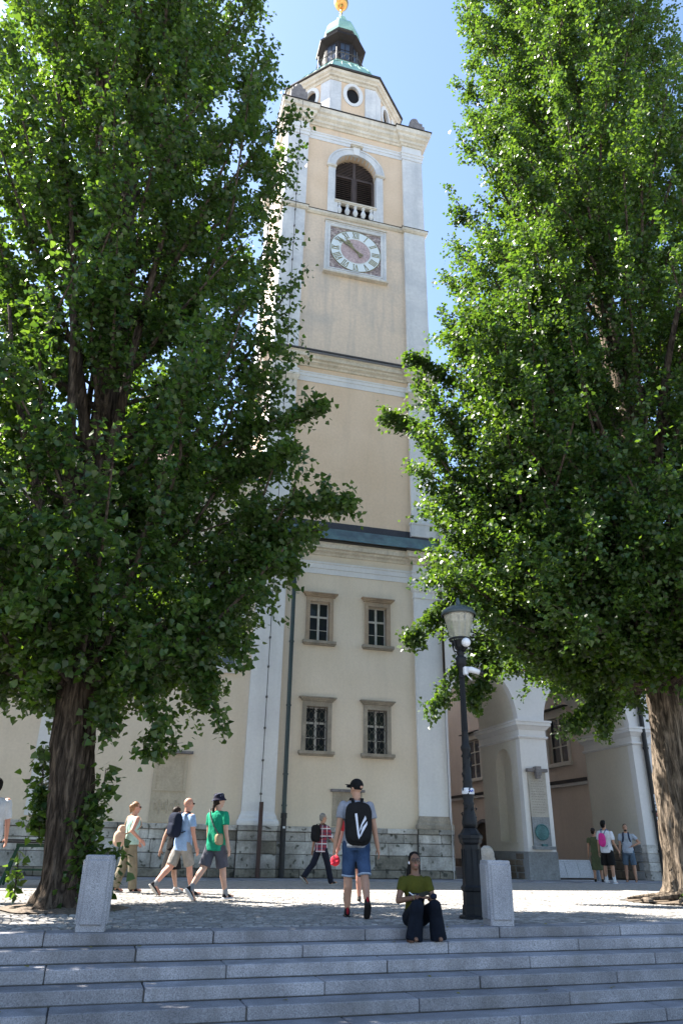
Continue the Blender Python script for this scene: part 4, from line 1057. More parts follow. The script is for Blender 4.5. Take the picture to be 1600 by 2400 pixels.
# ------------------------------------------------------------------ trestle table, bollards, leaning panel
tt = thing('trestle_table', 'green trestle table with dark folded boards behind the left tree', 'table', (-1.75, 19.4, 0))
part('table_top', 'board_dark', tt, (-2.75, -.75, 19.05, 19.85, .86, .90)); part('table_top', 'board_dark', tt, (-2.55, -.6, 19.1, 19.8, .905, .94))
mb = MB(); mb.box(-2.35, -.8, 19.40, 19.46, .78, .855); mb.build('beam', 'table_green', tt)
for x, dx in ((-2.3, -.22), (-.85, .2)):
    for dy in (-.32, .32):
        mb = MB(); a, b = Vector((x, 19.43 + dy * .1, .80)), Vector((x + dx, 19.43 + dy, 0)); d = (b - a).normalized(); mb.obox((a + b) / 2, d, (0, 1, 0), d.cross(Vector((0, 1, 0))), (b - a).length / 2, .022, .03); mb.build('leg', 'table_green', tt)
part('brace', 'table_green', tt, (-2.3, -.85, 19.43, 19.46, .30, .34))
bo = thing('bollard', 'pale round-topped stone bollard behind the lamp post', 'bollard', (9.35, 19.6, 0), group='bollards on the plaza')
mb = MB(); mb.lathe([(.20, 0), (.19, .62), (.21, .63), (.21, .70), (.19, .71), (.19, .82), (.15, .93), (.08, .99), (.01, 1.0)], (9.35, 19.6), 20); mb.build('body', 'bollard', bo, smooth=False)
bo = thing('bollard', 'grey steel post beside the woman in the green dress', 'bollard', (15.55, 24.05, 0), group='bollards on the plaza')
part('shaft', 'bollard_steel', bo, (15.48, 15.62, 23.98, 24.12, 0, .78)); part('cap', 'bollard_steel', bo, (15.44, 15.66, 23.94, 24.16, .781, .98), bev=.03)
lp = thing('leaning_panel', 'white panelled board leaning under the right arch', 'panel', (15.9, 26.2, 0), R(4))
def slab(nm, x0, x1, s0, s1, o0, o1, m='panel_white'):
    mb = MB(); up_ = Vector((0, .34, .94)); nn = Vector((0, -.94, .34)); c = up_ * ((s0 + s1) / 2) + nn * ((o0 + o1) / 2) + Vector(((x0 + x1) / 2, 0, .012)); mb.obox(c, (1, 0, 0), up_, nn, (x1 - x0) / 2, (s1 - s0) / 2, (o1 - o0) / 2); mb.build(nm, m, lp, local=True)
slab('back', -.85, .85, 0, .62, 0, .02)
for x in (-.85, -.28, .27, .80): slab('stile', x, x + .055, .0, .62, .0205, .04)
for s_ in (.0, .56): 
    for xa, xb in ((-.794, -.281), (-.224, .269), (.326, .799)): slab('rail', xa, xb, s_, s_ + .06, .0205, .039)
part('prop', 'bollard_steel', lp, (15.85, 15.95, 26.42, 26.5, 0, .55))
# ------------------------------------------------------------------ poplars
from mathutils import noise as mnoise
def interp(tab):
    xs = [a for a, _ in tab]; ys = [b for _, b in tab]
    return lambda z: float(np.interp(z, xs, ys))
def unit(a): return a / np.maximum(np.linalg.norm(a, axis=-1, keepdims=True), 1e-9)

def leaf_unit_mesh():
    pts = [(0, -.42, 0), (.012, 0, 0), (.26, .02, .05), (.50, .22, .10), (.40, .48, .07), (.17, .80, .03), (0, 1.06, -.04), (-.17, .80, .03), (-.40, .48, .07), (-.50, .22, .10), (-.26, .02, .05), (-.012, 0, 0)]
    me = bpy.data.meshes.new('leaf'); me.from_pydata([(x, y, z) for x, y, z in pts], [], [(0, 1, 11), (1, 2, 3, 4, 5, 6), (6, 7, 8, 9, 10, 11, 1)])
    me.materials.append(MAT['leaf']); return me
LEAF = leaf_unit_mesh()

def leaf_mesh(name, P, A_, N_, S, W):
    """P base points, A_ tip directions, N_ normals, S lengths, W width ratios -> one mesh of folded deltoid leaves"""
    n = len(P)
    T = unit(np.cross(A_, N_))
    S = S[:, None]; W = (S[:, 0] * W * 0.5)[:, None]
    v = np.empty((n, 6, 3), np.float32)
    v[:, 0] = P
    v[:, 1] = P + A_ * S * 0.22 + T * W + N_ * S * 0.10
    v[:, 2] = P + A_ * S * 0.62 + T * W * 0.55 + N_ * S * 0.05
    v[:, 3] = P + A_ * S
    v[:, 4] = P + A_ * S * 0.62 - T * W * 0.55 + N_ * S * 0.05
    v[:, 5] = P + A_ * S * 0.22 - T * W + N_ * S * 0.10
    idx = (np.arange(n) * 6)[:, None, None] + np.array([[0, 1, 2, 3], [0, 3, 4, 5]])[None]
    me = bpy.data.meshes.new(name)
    me.vertices.add(n * 6); me.vertices.foreach_set('co', v.ravel())
    me.loops.add(n * 8); me.loops.foreach_set('vertex_index', idx.ravel().astype(np.int32))
    me.polygons.add(n * 2); me.polygons.foreach_set('loop_start', np.arange(n * 2, dtype=np.int32) * 4); me.polygons.foreach_set('loop_total', np.full(n * 2, 4, np.int32))
    me.update(calc_edges=True); me.materials.append(MAT['leaf'])
    return me

def leaf_mesh_far(name, P, A_, N_, S, W):
    n = len(P); T = unit(np.cross(A_, N_)); S = S[:, None]; W = (S[:, 0] * W * .5)[:, None]
    v = np.empty((n, 4, 3), np.float32)
    v[:, 0] = P; v[:, 1] = P + A_ * S * .36 + T * W + N_ * S * .08; v[:, 2] = P + A_ * S; v[:, 3] = P + A_ * S * .36 - T * W + N_ * S * .08
    me = bpy.data.meshes.new(name)
    me.vertices.add(n * 4); me.vertices.foreach_set('co', v.ravel())
    me.loops.add(n * 4); me.loops.foreach_set('vertex_index', np.arange(n * 4, dtype=np.int32))
    me.polygons.add(n); me.polygons.foreach_set('loop_start', np.arange(n, dtype=np.int32) * 4); me.polygons.foreach_set('loop_total', np.full(n, 4, np.int32))
    me.update(calc_edges=True); me.materials.append(MAT['leaf'])
    return me

def orient(rg, n, out, down=0.45, upn=0.7):
    N_ = unit(rg.normal(size=(n, 3)) * 0.75 + out * 0.45 + np.array([0, 0, upn]))
    A_ = rg.normal(size=(n, 3)) * 0.8 + out * 0.35 - np.array([0, 0, down])
    A_ = unit(A_ - N_ * (A_ * N_).sum(1, keepdims=True))
    return A_, N_

def trunk_mesh(mb, axis, r0, ztop, seed, flare=0.3, nseg=80, nz=110):
    rings = []
    for k in range(nz):
        z = ztop * (k / (nz - 1)) ** 1.5
        c = axis(z); r = r0 * (1 - 0.80 * z / ztop) + flare * math.exp(-z / 0.28)
        ring_ = []
        for j in range(nseg):
            th = 2 * math.pi * j / nseg
            e = Vector((math.cos(th) * 2.3, math.sin(th) * 2.3, z * 0.55 + seed))
            big = mnoise.noise(e * 0.6) * 0.16
            w = mnoise.noise(Vector((math.cos(th), math.sin(th), z * 0.8 + seed)) * 1.3)
            rid = abs(mnoise.noise(Vector((math.cos(th + w * .25) * 5.5, math.sin(th + w * .25) * 5.5, z * 0.75 + seed))))
            fine_ = abs(mnoise.noise(Vector((math.cos(th + w * .2) * 11, math.sin(th + w * .2) * 11, z * 1.9 + seed))))
            butt = flare * 0.55 * math.exp(-z / 0.30) * math.cos(5 * th + seed) if flare else 0
            fade = max(.15, 1 - z / 9)
            rr = r * (1 + big) + butt + (rid * 0.30 + fine_ * 0.12 - 0.10) * fade * r0 * 1.6
            ring_.append((c[0] + rr * math.cos(th), c[1] + rr * math.sin(th), z - 0.03))
        rings.append(ring_)
    mb.stack(rings)

def poplar(label, loc, Ht, Rtab, lean, nl, per, seed, lsize, r0, zlow, parts=300, dense_low=1.0, view=True, limbs=10, side=None, extra=(), clear=False, bark='bark'):
    rg = np.random.default_rng(seed); rd = random.Random(seed)
    t = thing('poplar_tree', label, 'tree', loc, 0, 'poplar trees along the plaza')
    Rf = interp(Rtab)
    L0 = np.array(loc)
    rtv = np.array([rt.x, rt.y, 0])
    axis = lambda z: (lean[0] * z + .10 * math.sin(z * .35 + seed), lean[1] * z + .10 * math.cos(z * .3 + seed))
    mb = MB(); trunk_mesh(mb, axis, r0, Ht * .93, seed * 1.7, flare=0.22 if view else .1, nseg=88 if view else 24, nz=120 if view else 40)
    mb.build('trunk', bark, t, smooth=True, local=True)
    TW = MB()                                   # thin wood
    tp, td, tl, to = [], [], [], []             # twig start, direction, length, outward
    for i in range(limbs):                      # strong ascending limbs
        az = rd.uniform(0, 6.28) if not (side and i < 6) else side + rd.uniform(-.9, .9)
        zb = rd.uniform(zlow - .3, zlow + 4.0); zt = zb + rd.uniform(6, 11); rad = Rf(zt) * rd.uniform(.45, .75)
        pts = []; rs = []
        for k in range(9):
            s = k / 8; z = zb + (zt - zb) * s; a = axis(z); w = .18 * math.sin(s * 5 + i)
            pts.append((a[0] + math.cos(az + w * .4) * rad * s ** .85, a[1] + math.sin(az + w * .4) * rad * s ** .85, z)); rs.append(r0 * .36 * (1 - .85 * s) + .012)
        mb = MB(); mb.tube(pts, rs, 8); mb.build('branch', 'bark', t, smooth=True, local=True)
    for i in range(nl + (125 if side else 0)):
        u_ = (i + rd.random()) / nl
        zt = zlow + (Ht - zlow) * min(1, u_) ** 1.12
        az = i * 2.39996 + rd.uniform(-.5, .5)
        if i >= nl: zt = rd.uniform(5.3, 9.0); az = rd.uniform(2.98, 4.3)
        if i >= nl + 70: zt = rd.uniform(9, 14.5); az = rd.uniform(2.9, 3.7)
        if clear and zt < 17 and math.cos(az - 2.52) > .90: az = 2.52 + rd.choice((-1, 1, 1)) * rd.uniform(.46, .9)  # gap shaped into the crown so sun reaches the trunk
        inner = rd.random() < .22
        bias = 1 + (.0 if side is None else .05 * math.cos(az - side))
        rad = max(.25, bias * Rf(zt) * (rd.uniform(.4, .7) if inner else rd.uniform(.80, 1.04)))
        low = max(0, 1 - (zt - zlow) / 4.5)
        rise = rad * (rd.uniform(.9, 1.6) * (1 - low) + rd.uniform(.05, .45) * low)
        zb = max(zlow - .4, zt - rise)
        if zt > Ht * .93: rad *= .5
        ez = rd.uniform(1.2, 1.7)
        K = 9; pts = []
        w0, w1 = rd.uniform(-.35, .35), rd.uniform(2, 5)
        for k in range(K):
            s = k / (K - 1); a = axis(zb); b = axis(zt)
            z = zb + (zt - zb) * s ** ez - low * .35 * math.sin(s * 3.1) * 0
            az_ = az + w0 * s * math.sin(w1 * s)
            pts.append(np.array([a[0] + (b[0] - a[0]) * s + math.cos(az_) * rad * s ** .85, a[1] + (b[1] - a[1]) * s + math.sin(az_) * rad * s ** .85, z]))
        rb = .05 * (rad / 4 + .25)
        TW.tube(pts[::2], [rb * (1 - .8 * k / 4) + .004 for k in range(5)], 5, cap=False)
        ln = sum(np.linalg.norm(pts[k + 1] - pts[k]) for k in range(K - 1))
        out = np.array([math.cos(az), math.sin(az), 0])
        nt_ = max(4, int(ln / .22))
        nc = max(2, int(ln / 1.0)); cj = [rd.uniform(-.3, .3) for _ in range(nc)]
        for q in range(nt_):
            cc_ = q % nc; s = min(1, max(.15, .24 + .76 * (cc_ + .62 + cj[cc_]) / nc + rd.gauss(0, .055))); f = s * (K - 1); k = min(int(f), K - 2); p = pts[k] + (pts[k + 1] - pts[k]) * (f - k)
            d = np.array([rd.gauss(0, .7), rd.gauss(0, .7), rd.gauss(.35 - low * .55, .5)]) + out * .55
            d /= np.linalg.norm(d)
            tp.append(p); td.append(d); tl.append(rd.uniform(.35, .85) * (1.1 if low else 1)); to.append(out)
        tp.append(pts[-1]); td.append(unit(pts[-1] - pts[-2])); tl.append(rd.uniform(.5, 1.0)); to.append(out)
    for (a, b, cnt, droop) in extra:            # named sprays that hang out of the crown
        a = np.array(a); b = np.array(b); path = []
        for k in range(8):
            s = k / 7; path.append(a + (b - a) * s - np.array([0, 0, droop * math.sin(s * math.pi)]) * -1)
        TW.tube(path, [.016 * (1 - .8 * k / 7) + .003 for k in range(8)], 5, cap=False)
        for q in range(cnt):
            s = rd.uniform(.25, 1); k = min(int(s * 7), 6); p = path[k] + (path[k + 1] - path[k]) * (s * 7 - k)
            d = unit(np.array([rd.gauss(0, .6), rd.gauss(0, .6), rd.gauss(-.1, .6)]))
            tp.append(p); td.append(d); tl.append(rd.uniform(.15, .55) * min(1, .35 + np.linalg.norm(b - a) * .2)); to.append(unit(b - a + 1e-6))
    tp, td, tl, to = np.array(tp), np.array(td), np.array(tl), np.array(to)
    if view:
        for i in range(0, len(tp), 2): TW.tube([tp[i], tp[i] + td[i] * tl[i]], [.007, .003], 3, cap=False)
    stuff(TW.build('twigs', 'twig', t, local=True))
    rep = np.repeat(np.arange(len(tp)), per)
    n = len(rep)
    s = rg.uniform(.05, 1.0, n)
    P = tp[rep] + td[rep] * (tl[rep] * s)[:, None] + rg.normal(size=(n, 3)) * .085
    ok = P[:, 2] > 0.3
    P = P[ok]; rep = rep[ok]; n = len(P)
    A_, N_ = orient(rg, n, to[rep])
    S = rg.uniform(.65, 1.2, n) * lsize; W = rg.uniform(.85, 1.1, n)
    if parts:                                   # the leaves that show largest: single pieces
        Wp = P + L0; dist = np.linalg.norm(Wp - np.array([0, 0, EYE]), axis=1)
        f_ = np.array([fw.x, fw.y, fw.z]); r_ = np.array([rt2.x, rt2.y, rt2.z]); u_ = np.array([up2.x, up2.y, up2.z])
        q = Wp - np.array([0, 0, EYE]); zc = q @ f_; xs = np.abs(q @ r_) / zc; ys_ = (q @ u_) / zc
        key = dist + np.where((xs < .46) & (np.abs(ys_) < .69), 0, 100)
        order = np.argsort(key); pick = order[:parts]
        keep = np.ones(n, bool); keep[pick] = False
        for i in pick:
            T = np.cross(A_[i], N_[i])
            o = bpy.data.objects.new('leaf', LEAF); col.objects.link(o); o.parent = t
            m = Matrix(((T[0], A_[i][0], N_[i][0]), (T[1], A_[i][1], N_[i][1]), (T[2], A_[i][2], N_[i][2]))).to_4x4() @ Matrix.Diagonal((S[i] * W[i], S[i], S[i], 1))
            m.translation = Vector(P[i]); o.matrix_local = m
        P, A_, N_, S, W = P[keep], A_[keep], N_[keep], S[keep], W[keep]
    near = np.linalg.norm(P + L0 - np.array([0, 0, EYE]), axis=1) < 16.5
    if not view: near[:] = False
    if near.any():
        o = bpy.data.objects.new('crown', leaf_mesh('crown', P[near], A_[near], N_[near], S[near], W[near])); col.objects.link(o); o.parent = t; stuff(o)
    k = ~near
    o = bpy.data.objects.new('crown', leaf_mesh_far('crown', P[k], A_[k], N_[k], S[k], W[k])); col.objects.link(o); o.parent = t; stuff(o)
    return t

def lat(x, y, z, d=0):        # lateral offset along the camera's right, towards the camera by d
    return (rt.x * x - fw.x * d, rt.y * x - fw.y * d, z)
left = poplar('dark shaded poplar with leafy shoots on its trunk behind the left granite post', (-.75, 12.88, 0), 29.5,
    [(2, 1.6), (3.2, 2.2), (4.6, 2.9), (5.6, 3.7), (6.6, 4.3), (7.6, 3.6), (8.5, 3.8), (10, 3.3), (11.7, 3.6), (15.5, 3.7), (20, 3.7), (22, 3.6), (26, 2.8), (29.5, .5)],
    (rt.x * -.078, rt.y * -.078), 270, 44, 3, .113, .33, 3.6, limbs=8,
    extra=[(lat(.2, 0, 4.2, .4), lat(1.35, 0, 2.05, .6), 22, .25), (lat(.8, 0, 4.4, .2), lat(2.15, 0, 2.65, .5), 20, .3), (lat(-.4, 0, 4.0, .3), lat(-.85, 0, 2.75, .4), 16, .2), (lat(1.2, 0, 4.9, .3), lat(2.5, 0, 3.6, .6), 26, .3),
           (lat(.1, 0, 3.6, .5), lat(.45, 0, 2.5, .55), 16, .1), (lat(1.5, 0, 6.0, .3), lat(4.15, 0, 6.5, .6), 30, .15), (lat(1.5, 0, 7.6, .3), lat(3.6, 0, 8.5, .6), 24, .15), (lat(1.8, 0, 5.5, .3), lat(3.7, 0, 6.0, .5), 26, .1), (lat(1.4, 0, 6.9, .3), lat(3.1, 0, 7.5, .5), 26, .1), (lat(1.4, 0, 5.4, .2), lat(3.3, 0, 5.3, .6), 36, .2), (lat(1.0, 0, 4.6, .1), lat(1.9, 0, 3.3, .5), 24, .2)])
right_az = math.atan2(-rt.y, -rt.x)
right = poplar('sunlit poplar with thick furrowed trunk at the right edge', (11.30, 14.09, 0), 36,
    [(2.5, 3.4), (3.6, 4.6), (5.2, 5.1), (7.6, 4.8), (9, 5.4), (11, 5.3), (12.8, 4.6), (15, 4.1), (17, 4.5), (20, 4.15), (23.7, 3.5), (29.6, 3.4), (33, 2.6), (36, .5)],
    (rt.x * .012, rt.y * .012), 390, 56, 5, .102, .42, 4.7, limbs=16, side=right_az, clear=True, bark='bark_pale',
    extra=[(lat(-1.4, 0, 4.2, .2), lat(-1.55, 0, 3.05, .3), 14, .1), (lat(-3.8, 0, 5.0, .3), lat(-5.2, 0, 3.7, .4), 26, .3), (lat(-4.2, 0, 6.2, .2), lat(-5.7, 0, 5.2, .4), 34, .2), (lat(-3.6, 0, 4.9, .3), lat(-4.4, 0, 3.7, .5), 18, .2), (lat(-1.0, 0, 4.0, .3), lat(-2.4, 0, 3.2, .4), 24, .2),
           (lat(-4, 0, 9.8, .2), lat(-6.2, 0, 11.2, .4), 30, .1), (lat(-3.8, 0, 11.6, .2), lat(-5.5, 0, 13.2, .3), 28, .1)])
poplar('shade-giving poplar further left along the plaza, out of frame', (-8.6, 12.3, 0), 15, [(2.5, 1.8), (5, 3.4), (8, 3.6), (11, 3.0), (15, .5)], (0, 0), 80, 24, 8, .17, .33, 3.2, parts=0, view=False, limbs=4)
poplar('farthest poplar in the row to the left, out of frame', (-16.0, 11.9, 0), 15, [(2.5, 1.8), (5, 3.4), (8, 3.6), (11, 3.0), (15, .5)], (0, 0), 60, 22, 9, .2, .33, 3.2, parts=0, view=False, limbs=4)

def shoots(tree, name, spots, seed, lsize):
    """leafy shoots growing from the foot of a tree, lateral/height in the camera's plane through the trunk"""
    rd = random.Random(seed); rg = np.random.default_rng(seed)
    for (x0, z0, x1, z1, cnt, d, sp) in spots:
        st = MB(); P = []; O = []
        for q in range(3):
            pts = []
            for k in range(6):
                s = k / 5; p = lat(x0 + (x1 - x0) * s + rd.gauss(0, sp * .3) * s, 0, z0 + (z1 - z0) * s, d + rd.gauss(0, sp * .4) * s); pts.append(p)
            st.tube(pts, [.010 * (1 - .7 * k / 5) for k in range(6)], 5)
            for i in range(cnt // 3):
                s = rd.uniform(.05, 1); k = min(int(s * 5), 4); a = np.array(pts[k]); b = np.array(pts[k + 1]); P.append(a + (b - a) * (s * 5 - k) + np.array([rd.gauss(0, sp), rd.gauss(0, sp), rd.gauss(0, .05)])); O.append([rd.gauss(0, 1), rd.gauss(0, 1), 0])
        stem = st.build('shoot', 'twig', tree, local=True)
        P = np.array(P); O = unit(np.array(O)); A_, N_ = orient(rg, len(P), O, .3, .9)
        n = len(P)
        o = bpy.data.objects.new('shoot_leaves', leaf_mesh('shoot_leaves', P, A_, N_, rg.uniform(.55, 1.15, n) * lsize, rg.uniform(.85, 1.1, n))); col.objects.link(o); o.parent = stem; stuff(o)
shoots(left, 'shoot', [(-.50, .95, -.68, 2.3, 330, .12, .11), (-.46, .9, -.60, 1.75, 150, .2, .07), (-.66, .08, -.72, .74, 48, .25, .06), (.22, .35, .40, 1.55, 260, .42, .10), (.30, .85, .46, 1.95, 160, .38, .10), (.42, .05, .58, .85, 200, .45, .09), (.52, .03, .76, .80, 190, .30, .10), (.10, .9, .16, 1.5, 18, .48, .05), (.05, 2.2, .14, 2.75, 15, .45, .06), (-.05, .05, .0, .2, 6, .55, .04)], 21, .125)
shoots(right, 'shoot', [(-.45, .05, -.55, .18, 6, .5, .05)], 5, .06)

# soil, roots and stones round the trunks
def soil(name, label, c, r):
    mb = MB(); n = 30; rings = []
    for k in range(7):
        f = 1 - k / 6
        rings.append([(c[0] + r * f * math.cos(2 * math.pi * j / n) * (1 + .12 * math.sin(3 * 2 * math.pi * j / n + k)), c[1] + r * f * math.sin(2 * math.pi * j / n) * (1 + .1 * math.cos(5 * 2 * math.pi * j / n)), .002 + .10 * (1 - f) ** .8 + random.uniform(-.012, .015) * (f < 1)) for j in range(n)])
    mb.stack(rings, cap=False); o = struct(mb.build(name, 'soil')); return o
soil('tree_pit_soil', '', (-.75, 12.88), .92)
s2 = soil('tree_pit_soil', '', (11.30, 14.09), 1.25)
rr = random.Random(9)
for i in range(26):
    th = rr.uniform(math.pi * .75, math.pi * 1.75); d = rr.uniform(.6, 1.25); s_ = rr.uniform(.05, .13)
    mb = MB(); x, y = 11.3 + d * math.cos(th), 14.09 + d * math.sin(th)
    mb.lathe([(s_ * .5, 0), (s_, .02), (s_ * .9, s_ * .5), (s_ * .4, s_ * .75)], (x, y), 6, rr.random()); mb.build('stone', 'soil' if i % 3 else 'bollard', s2)
for th0 in (3.3, 3.9, 4.5, 2.9, 5.0):
    mb = MB(); mb.tube([(11.3 + d * math.cos(th0 + .15 * math.sin(d * 4)), 14.09 + d * math.sin(th0 + .15 * math.sin(d * 4)), .16 - .10 * d + .03) for d in (.35, .6, .85, 1.1, 1.4)], [.12, .08, .055, .04, .02], 7); mb.build('root', 'bark_pale', right)
# fallen leaves
mf = mat('dry_leaf', (0.22, 0.20, 0.04), (0.14, 0.12, 0.03), rough=.7, bump=0)
LF = LEAF.copy(); LF.materials.clear(); LF.materials.append(mf); LF.name = 'fallen_leaf'
for i in range(16):
    k = rr.choice((0, 1, 2, 3, 4)); x = rr.uniform(-1, 6.5)
    o = bpy.data.objects.new('fallen_leaf', LF); col.objects.link(o); o.scale = (.05, .05, .05)
    o.location = (x, sy(x, LIPS[k]) + rr.uniform(.03, .2), -RISE * k + .007); o.rotation_euler = (rr.uniform(-.2, .2), rr.uniform(-.2, .2), rr.uniform(0, 6.3))
    tag(o, 'small dry yellow-green leaf fallen on the granite steps', 'leaf', 'fallen leaves on the steps')
# ------------------------------------------------------------------ people
def cloth(name, c, c2=None, **k):
    k.setdefault('rough', .9); k.setdefault('spec', .15); k.setdefault('bump', .5); k.setdefault('bdist', .012); k.setdefault('scale', 9); k.setdefault('fine', 40); k.setdefault('fineamt', .08)
    return mat(name, c, c2, coords='obj', **k)
def skin(name, c): return mat(name, c, tuple(x * .88 for x in c), rough=.55, spec=.35, scale=12, fine=60, fineamt=.05, bump=.05, coords='obj')
SK_PALE = skin('pale_skin', (.50, .30, .22)); SK_TAN = skin('tanned_skin', (.40, .22, .145)); SK_BROWN = skin('brown_skin', (.155, .082, .052)); SK_PINK = skin('sunburnt_skin', (.52, .26, .19))
LIP = skin('lips', (.26, .085, .07)); EYE_M = mat('dark_eye', (.012, .009, .008), rough=.3, bump=0, coords='obj')
HAIR_BLACK = mat('black_hair', (.006, .005, .005), rough=.6, spec=.15, scale=30, bump=.6, coords='obj'); HAIR_BROWN = mat('brown_hair', (.022, .013, .009), rough=.6, spec=.2, scale=30, bump=.6, coords='obj')
HAIR_GREY = mat('grey_hair', (.22, .21, .20), (.13, .125, .12), rough=.6, scale=40, bump=.6, coords='obj'); HAIR_GINGER = mat('ginger_hair', (.27, .135, .06), (.16, .075, .035), rough=.5, scale=30, bump=.6, coords='obj')
BLACK = cloth('black_cloth', (.012, .012, .013)); NAVY = cloth('navy_cloth', (.012, .017, .035)); RUBBER = mat('pale_sole', (.45, .43, .40), rough=.8, coords='obj'); SHOE_D = cloth('dark_shoe', (.018, .017, .018)); SHOE_R = cloth('red_heel', (.25, .012, .02)); SHOE_W = cloth('white_shoe', (.62, .63, .66)); SOCK_W = cloth('white_sock', (.62, .63, .66)); SOCK_G = cloth('grey_sock', (.22, .22, .23))

def ell(c, r, Mx=None, n=14, m_=10):
    v = []; f = []
    c = Vector(c)
    for i in range(m_ + 1):
        ph = math.pi * i / m_
        for j in range(n):
            th = 2 * math.pi * j / n
            p = Vector((r[0] * math.sin(ph) * math.cos(th), r[1] * math.sin(ph) * math.sin(th), r[2] * math.cos(ph)))
            v.append(tuple(c + p))
    for i in range(m_):
        for j in range(n):
            a = i * n + j; b = i * n + (j + 1) % n; f.append((a, a + n, b + n, b))
    return xf((v, f), Mx)
def sbox(c, r, e=.45, Mx=None, n=20, m_=14):
    """soft rounded box (superellipsoid)"""
    v = []; f = []; sg = lambda x, p: math.copysign(abs(x) ** p, x)
    for i in range(m_ + 1):
        ph = math.pi * i / m_ - math.pi / 2
        for j in range(n):
            th = 2 * math.pi * j / n
            v.append((c[0] + r[0] * sg(math.cos(ph), e) * sg(math.cos(th), e), c[1] + r[1] * sg(math.cos(ph), e) * sg(math.sin(th), e), c[2] + r[2] * sg(math.sin(ph), e)))
    for i in range(m_):
        for j in range(n):
            a = i * n + j; b = i * n + (j + 1) % n; f.append((a, b, b + n, a + n))
    return xf((v, f), Mx)
def rc(p0, r0, p1, r1, n=12):
    """rounded cone between two joints"""
    p0, p1 = Vector(p0), Vector(p1); d = p1 - p0; L_ = max(d.length, 1e-5); d /= L_
    a = d.cross(Vector((0, 0, 1)));
    if a.length < .05: a = d.cross(Vector((1, 0, 0)))
    a.normalize(); b = d.cross(a)
    prof = [(-r0, .02 * r0)] + [(-r0 * math.cos(t), r0 * math.sin(t)) for t in (.5, 1.0)] + [(0, r0)] + [(L_ * s, r0 + (r1 - r0) * s) for s in (.33, .66)] + [(L_, r1)] + [(L_ + r1 * math.sin(t), r1 * math.cos(t)) for t in (.5, 1.0)] + [(L_ + r1, .02 * r1)]
    v = []; f = []
    for x, r_ in prof:
        for j in range(n):
            t = 2 * math.pi * j / n; v.append(tuple(p0 + d * x + (a * math.cos(t) + b * math.sin(t)) * r_))
    m_ = len(prof)
    for i in range(m_ - 1):
        for j in range(n):
            q = i * n + j; w = i * n + (j + 1) % n; f.append((q, w, w + n, q + n))
    f.append(tuple(reversed(range(n)))); f.append(tuple(range((m_ - 1) * n, m_ * n)))
    return v, f
def flat(p0, r0, p1, r1, n=16):
    """open-ended looking cone with flat ends: sleeves and trouser legs"""
    p0, p1 = Vector(p0), Vector(p1); d = (p1 - p0).normalized(); a = d.cross(Vector((0, 0, 1)))
    if a.length < .05: a = d.cross(Vector((1, 0, 0)))
    a.normalize(); b = d.cross(a); v = []; f = []
    for p, r_ in ((p0, r0), (p0.lerp(p1, .5), (r0 + r1) / 2), (p1, r1)):
        for j in range(n): t = 2 * math.pi * j / n; v.append(tuple(p + (a * math.cos(t) + b * math.sin(t)) * r_))
    for i in range(2):
        for j in range(n): q = i * n + j; w = i * n + (j + 1) % n; f.append((q, w, w + n, q + n))
    f.append(tuple(reversed(range(n)))); f.append(tuple(range(2 * n, 3 * n)))
    return v, f
def loft(rings, n=20):
    v = []; f = []
    for c, ax, ay, rx, ry in rings:
        for j in range(n):
            t = 2 * math.pi * j / n; v.append(tuple(Vector(c) + Vector(ax) * rx * math.cos(t) + Vector(ay) * ry * math.sin(t)))
    for i in range(len(rings) - 1):
        for j in range(n): q = i * n + j; w = i * n + (j + 1) % n; f.append((q, w, w + n, q + n))
    f.append(tuple(reversed(range(n)))); f.append(tuple(range((len(rings) - 1) * n, len(rings) * n)))
    return v, f
def xf(p, Mx):
    if Mx is None: return p
    return [tuple(Mx @ Vector(q)) for q in p[0]], p[1]

def fuse(pieces, voxel, smooth=4):
    """one continuous skin over overlapping solids"""
    v = []; f = []
    for pv, pf in pieces:
        k = len(v); v += pv; f += [tuple(i + k for i in q) for q in pf]
    me = bpy.data.meshes.new('tmp'); me.from_pydata(v, [], f); me.update()
    bm = bmesh.new(); bm.from_mesh(me); bmesh.ops.recalc_face_normals(bm, faces=bm.faces); bm.to_mesh(me); bm.free()
    o = bpy.data.objects.new('tmp', me); col.objects.link(o)
    r = o.modifiers.new('r', 'REMESH'); r.mode = 'VOXEL'; r.voxel_size = voxel
    if smooth:
        s_ = o.modifiers.new('s', 'SMOOTH'); s_.factor = .5; s_.iterations = smooth
    dg = bpy.context.evaluated_depsgraph_get()
    out = bpy.data.meshes.new_from_object(o.evaluated_get(dg))
    bpy.data.objects.remove(o); bpy.data.meshes.remove(me)
    return out
def solid(name, pieces, m, parent, voxel=.012, smooth=4):
    me = fuse(pieces, voxel, smooth); me.name = name; me.materials.clear(); me.materials.append(m)
    amp = {'shirt': .009, 'shorts': .008, 'trousers': .005, 'skirt': .008, 'dress_skirt': .010, 'dress_top': .006, 'pack': .006, 'pouch': .007, 'hair': .006}.get(name, 0)
    if amp:                                     # creases and folds
        n = len(me.vertices); co = np.empty(n * 3); no = np.empty(n * 3); me.vertices.foreach_get('co', co); me.vertices.foreach_get('normal', no); co = co.reshape(-1, 3); no = no.reshape(-1, 3)
        sd = sum(map(ord, m.name)) % 97 + len(pieces)
        kz = 30 if name == 'hair' else 7
        d = np.array([mnoise.noise(Vector((x * 13 + z * 4 + sd, y * 13 - z * 3, z * kz))) + .5 * mnoise.noise(Vector((x * 30 + z * 9, y * 30, z * 16 + sd))) for x, y, z in co]) * amp
        co = co + no * d[:, None]; me.vertices.foreach_set('co', co.ravel()); me.update()
    me.polygons.foreach_set('use_smooth', [True] * len(me.polygons))
    o = bpy.data.objects.new(name, me); o.parent = parent; col.objects.link(o); return o
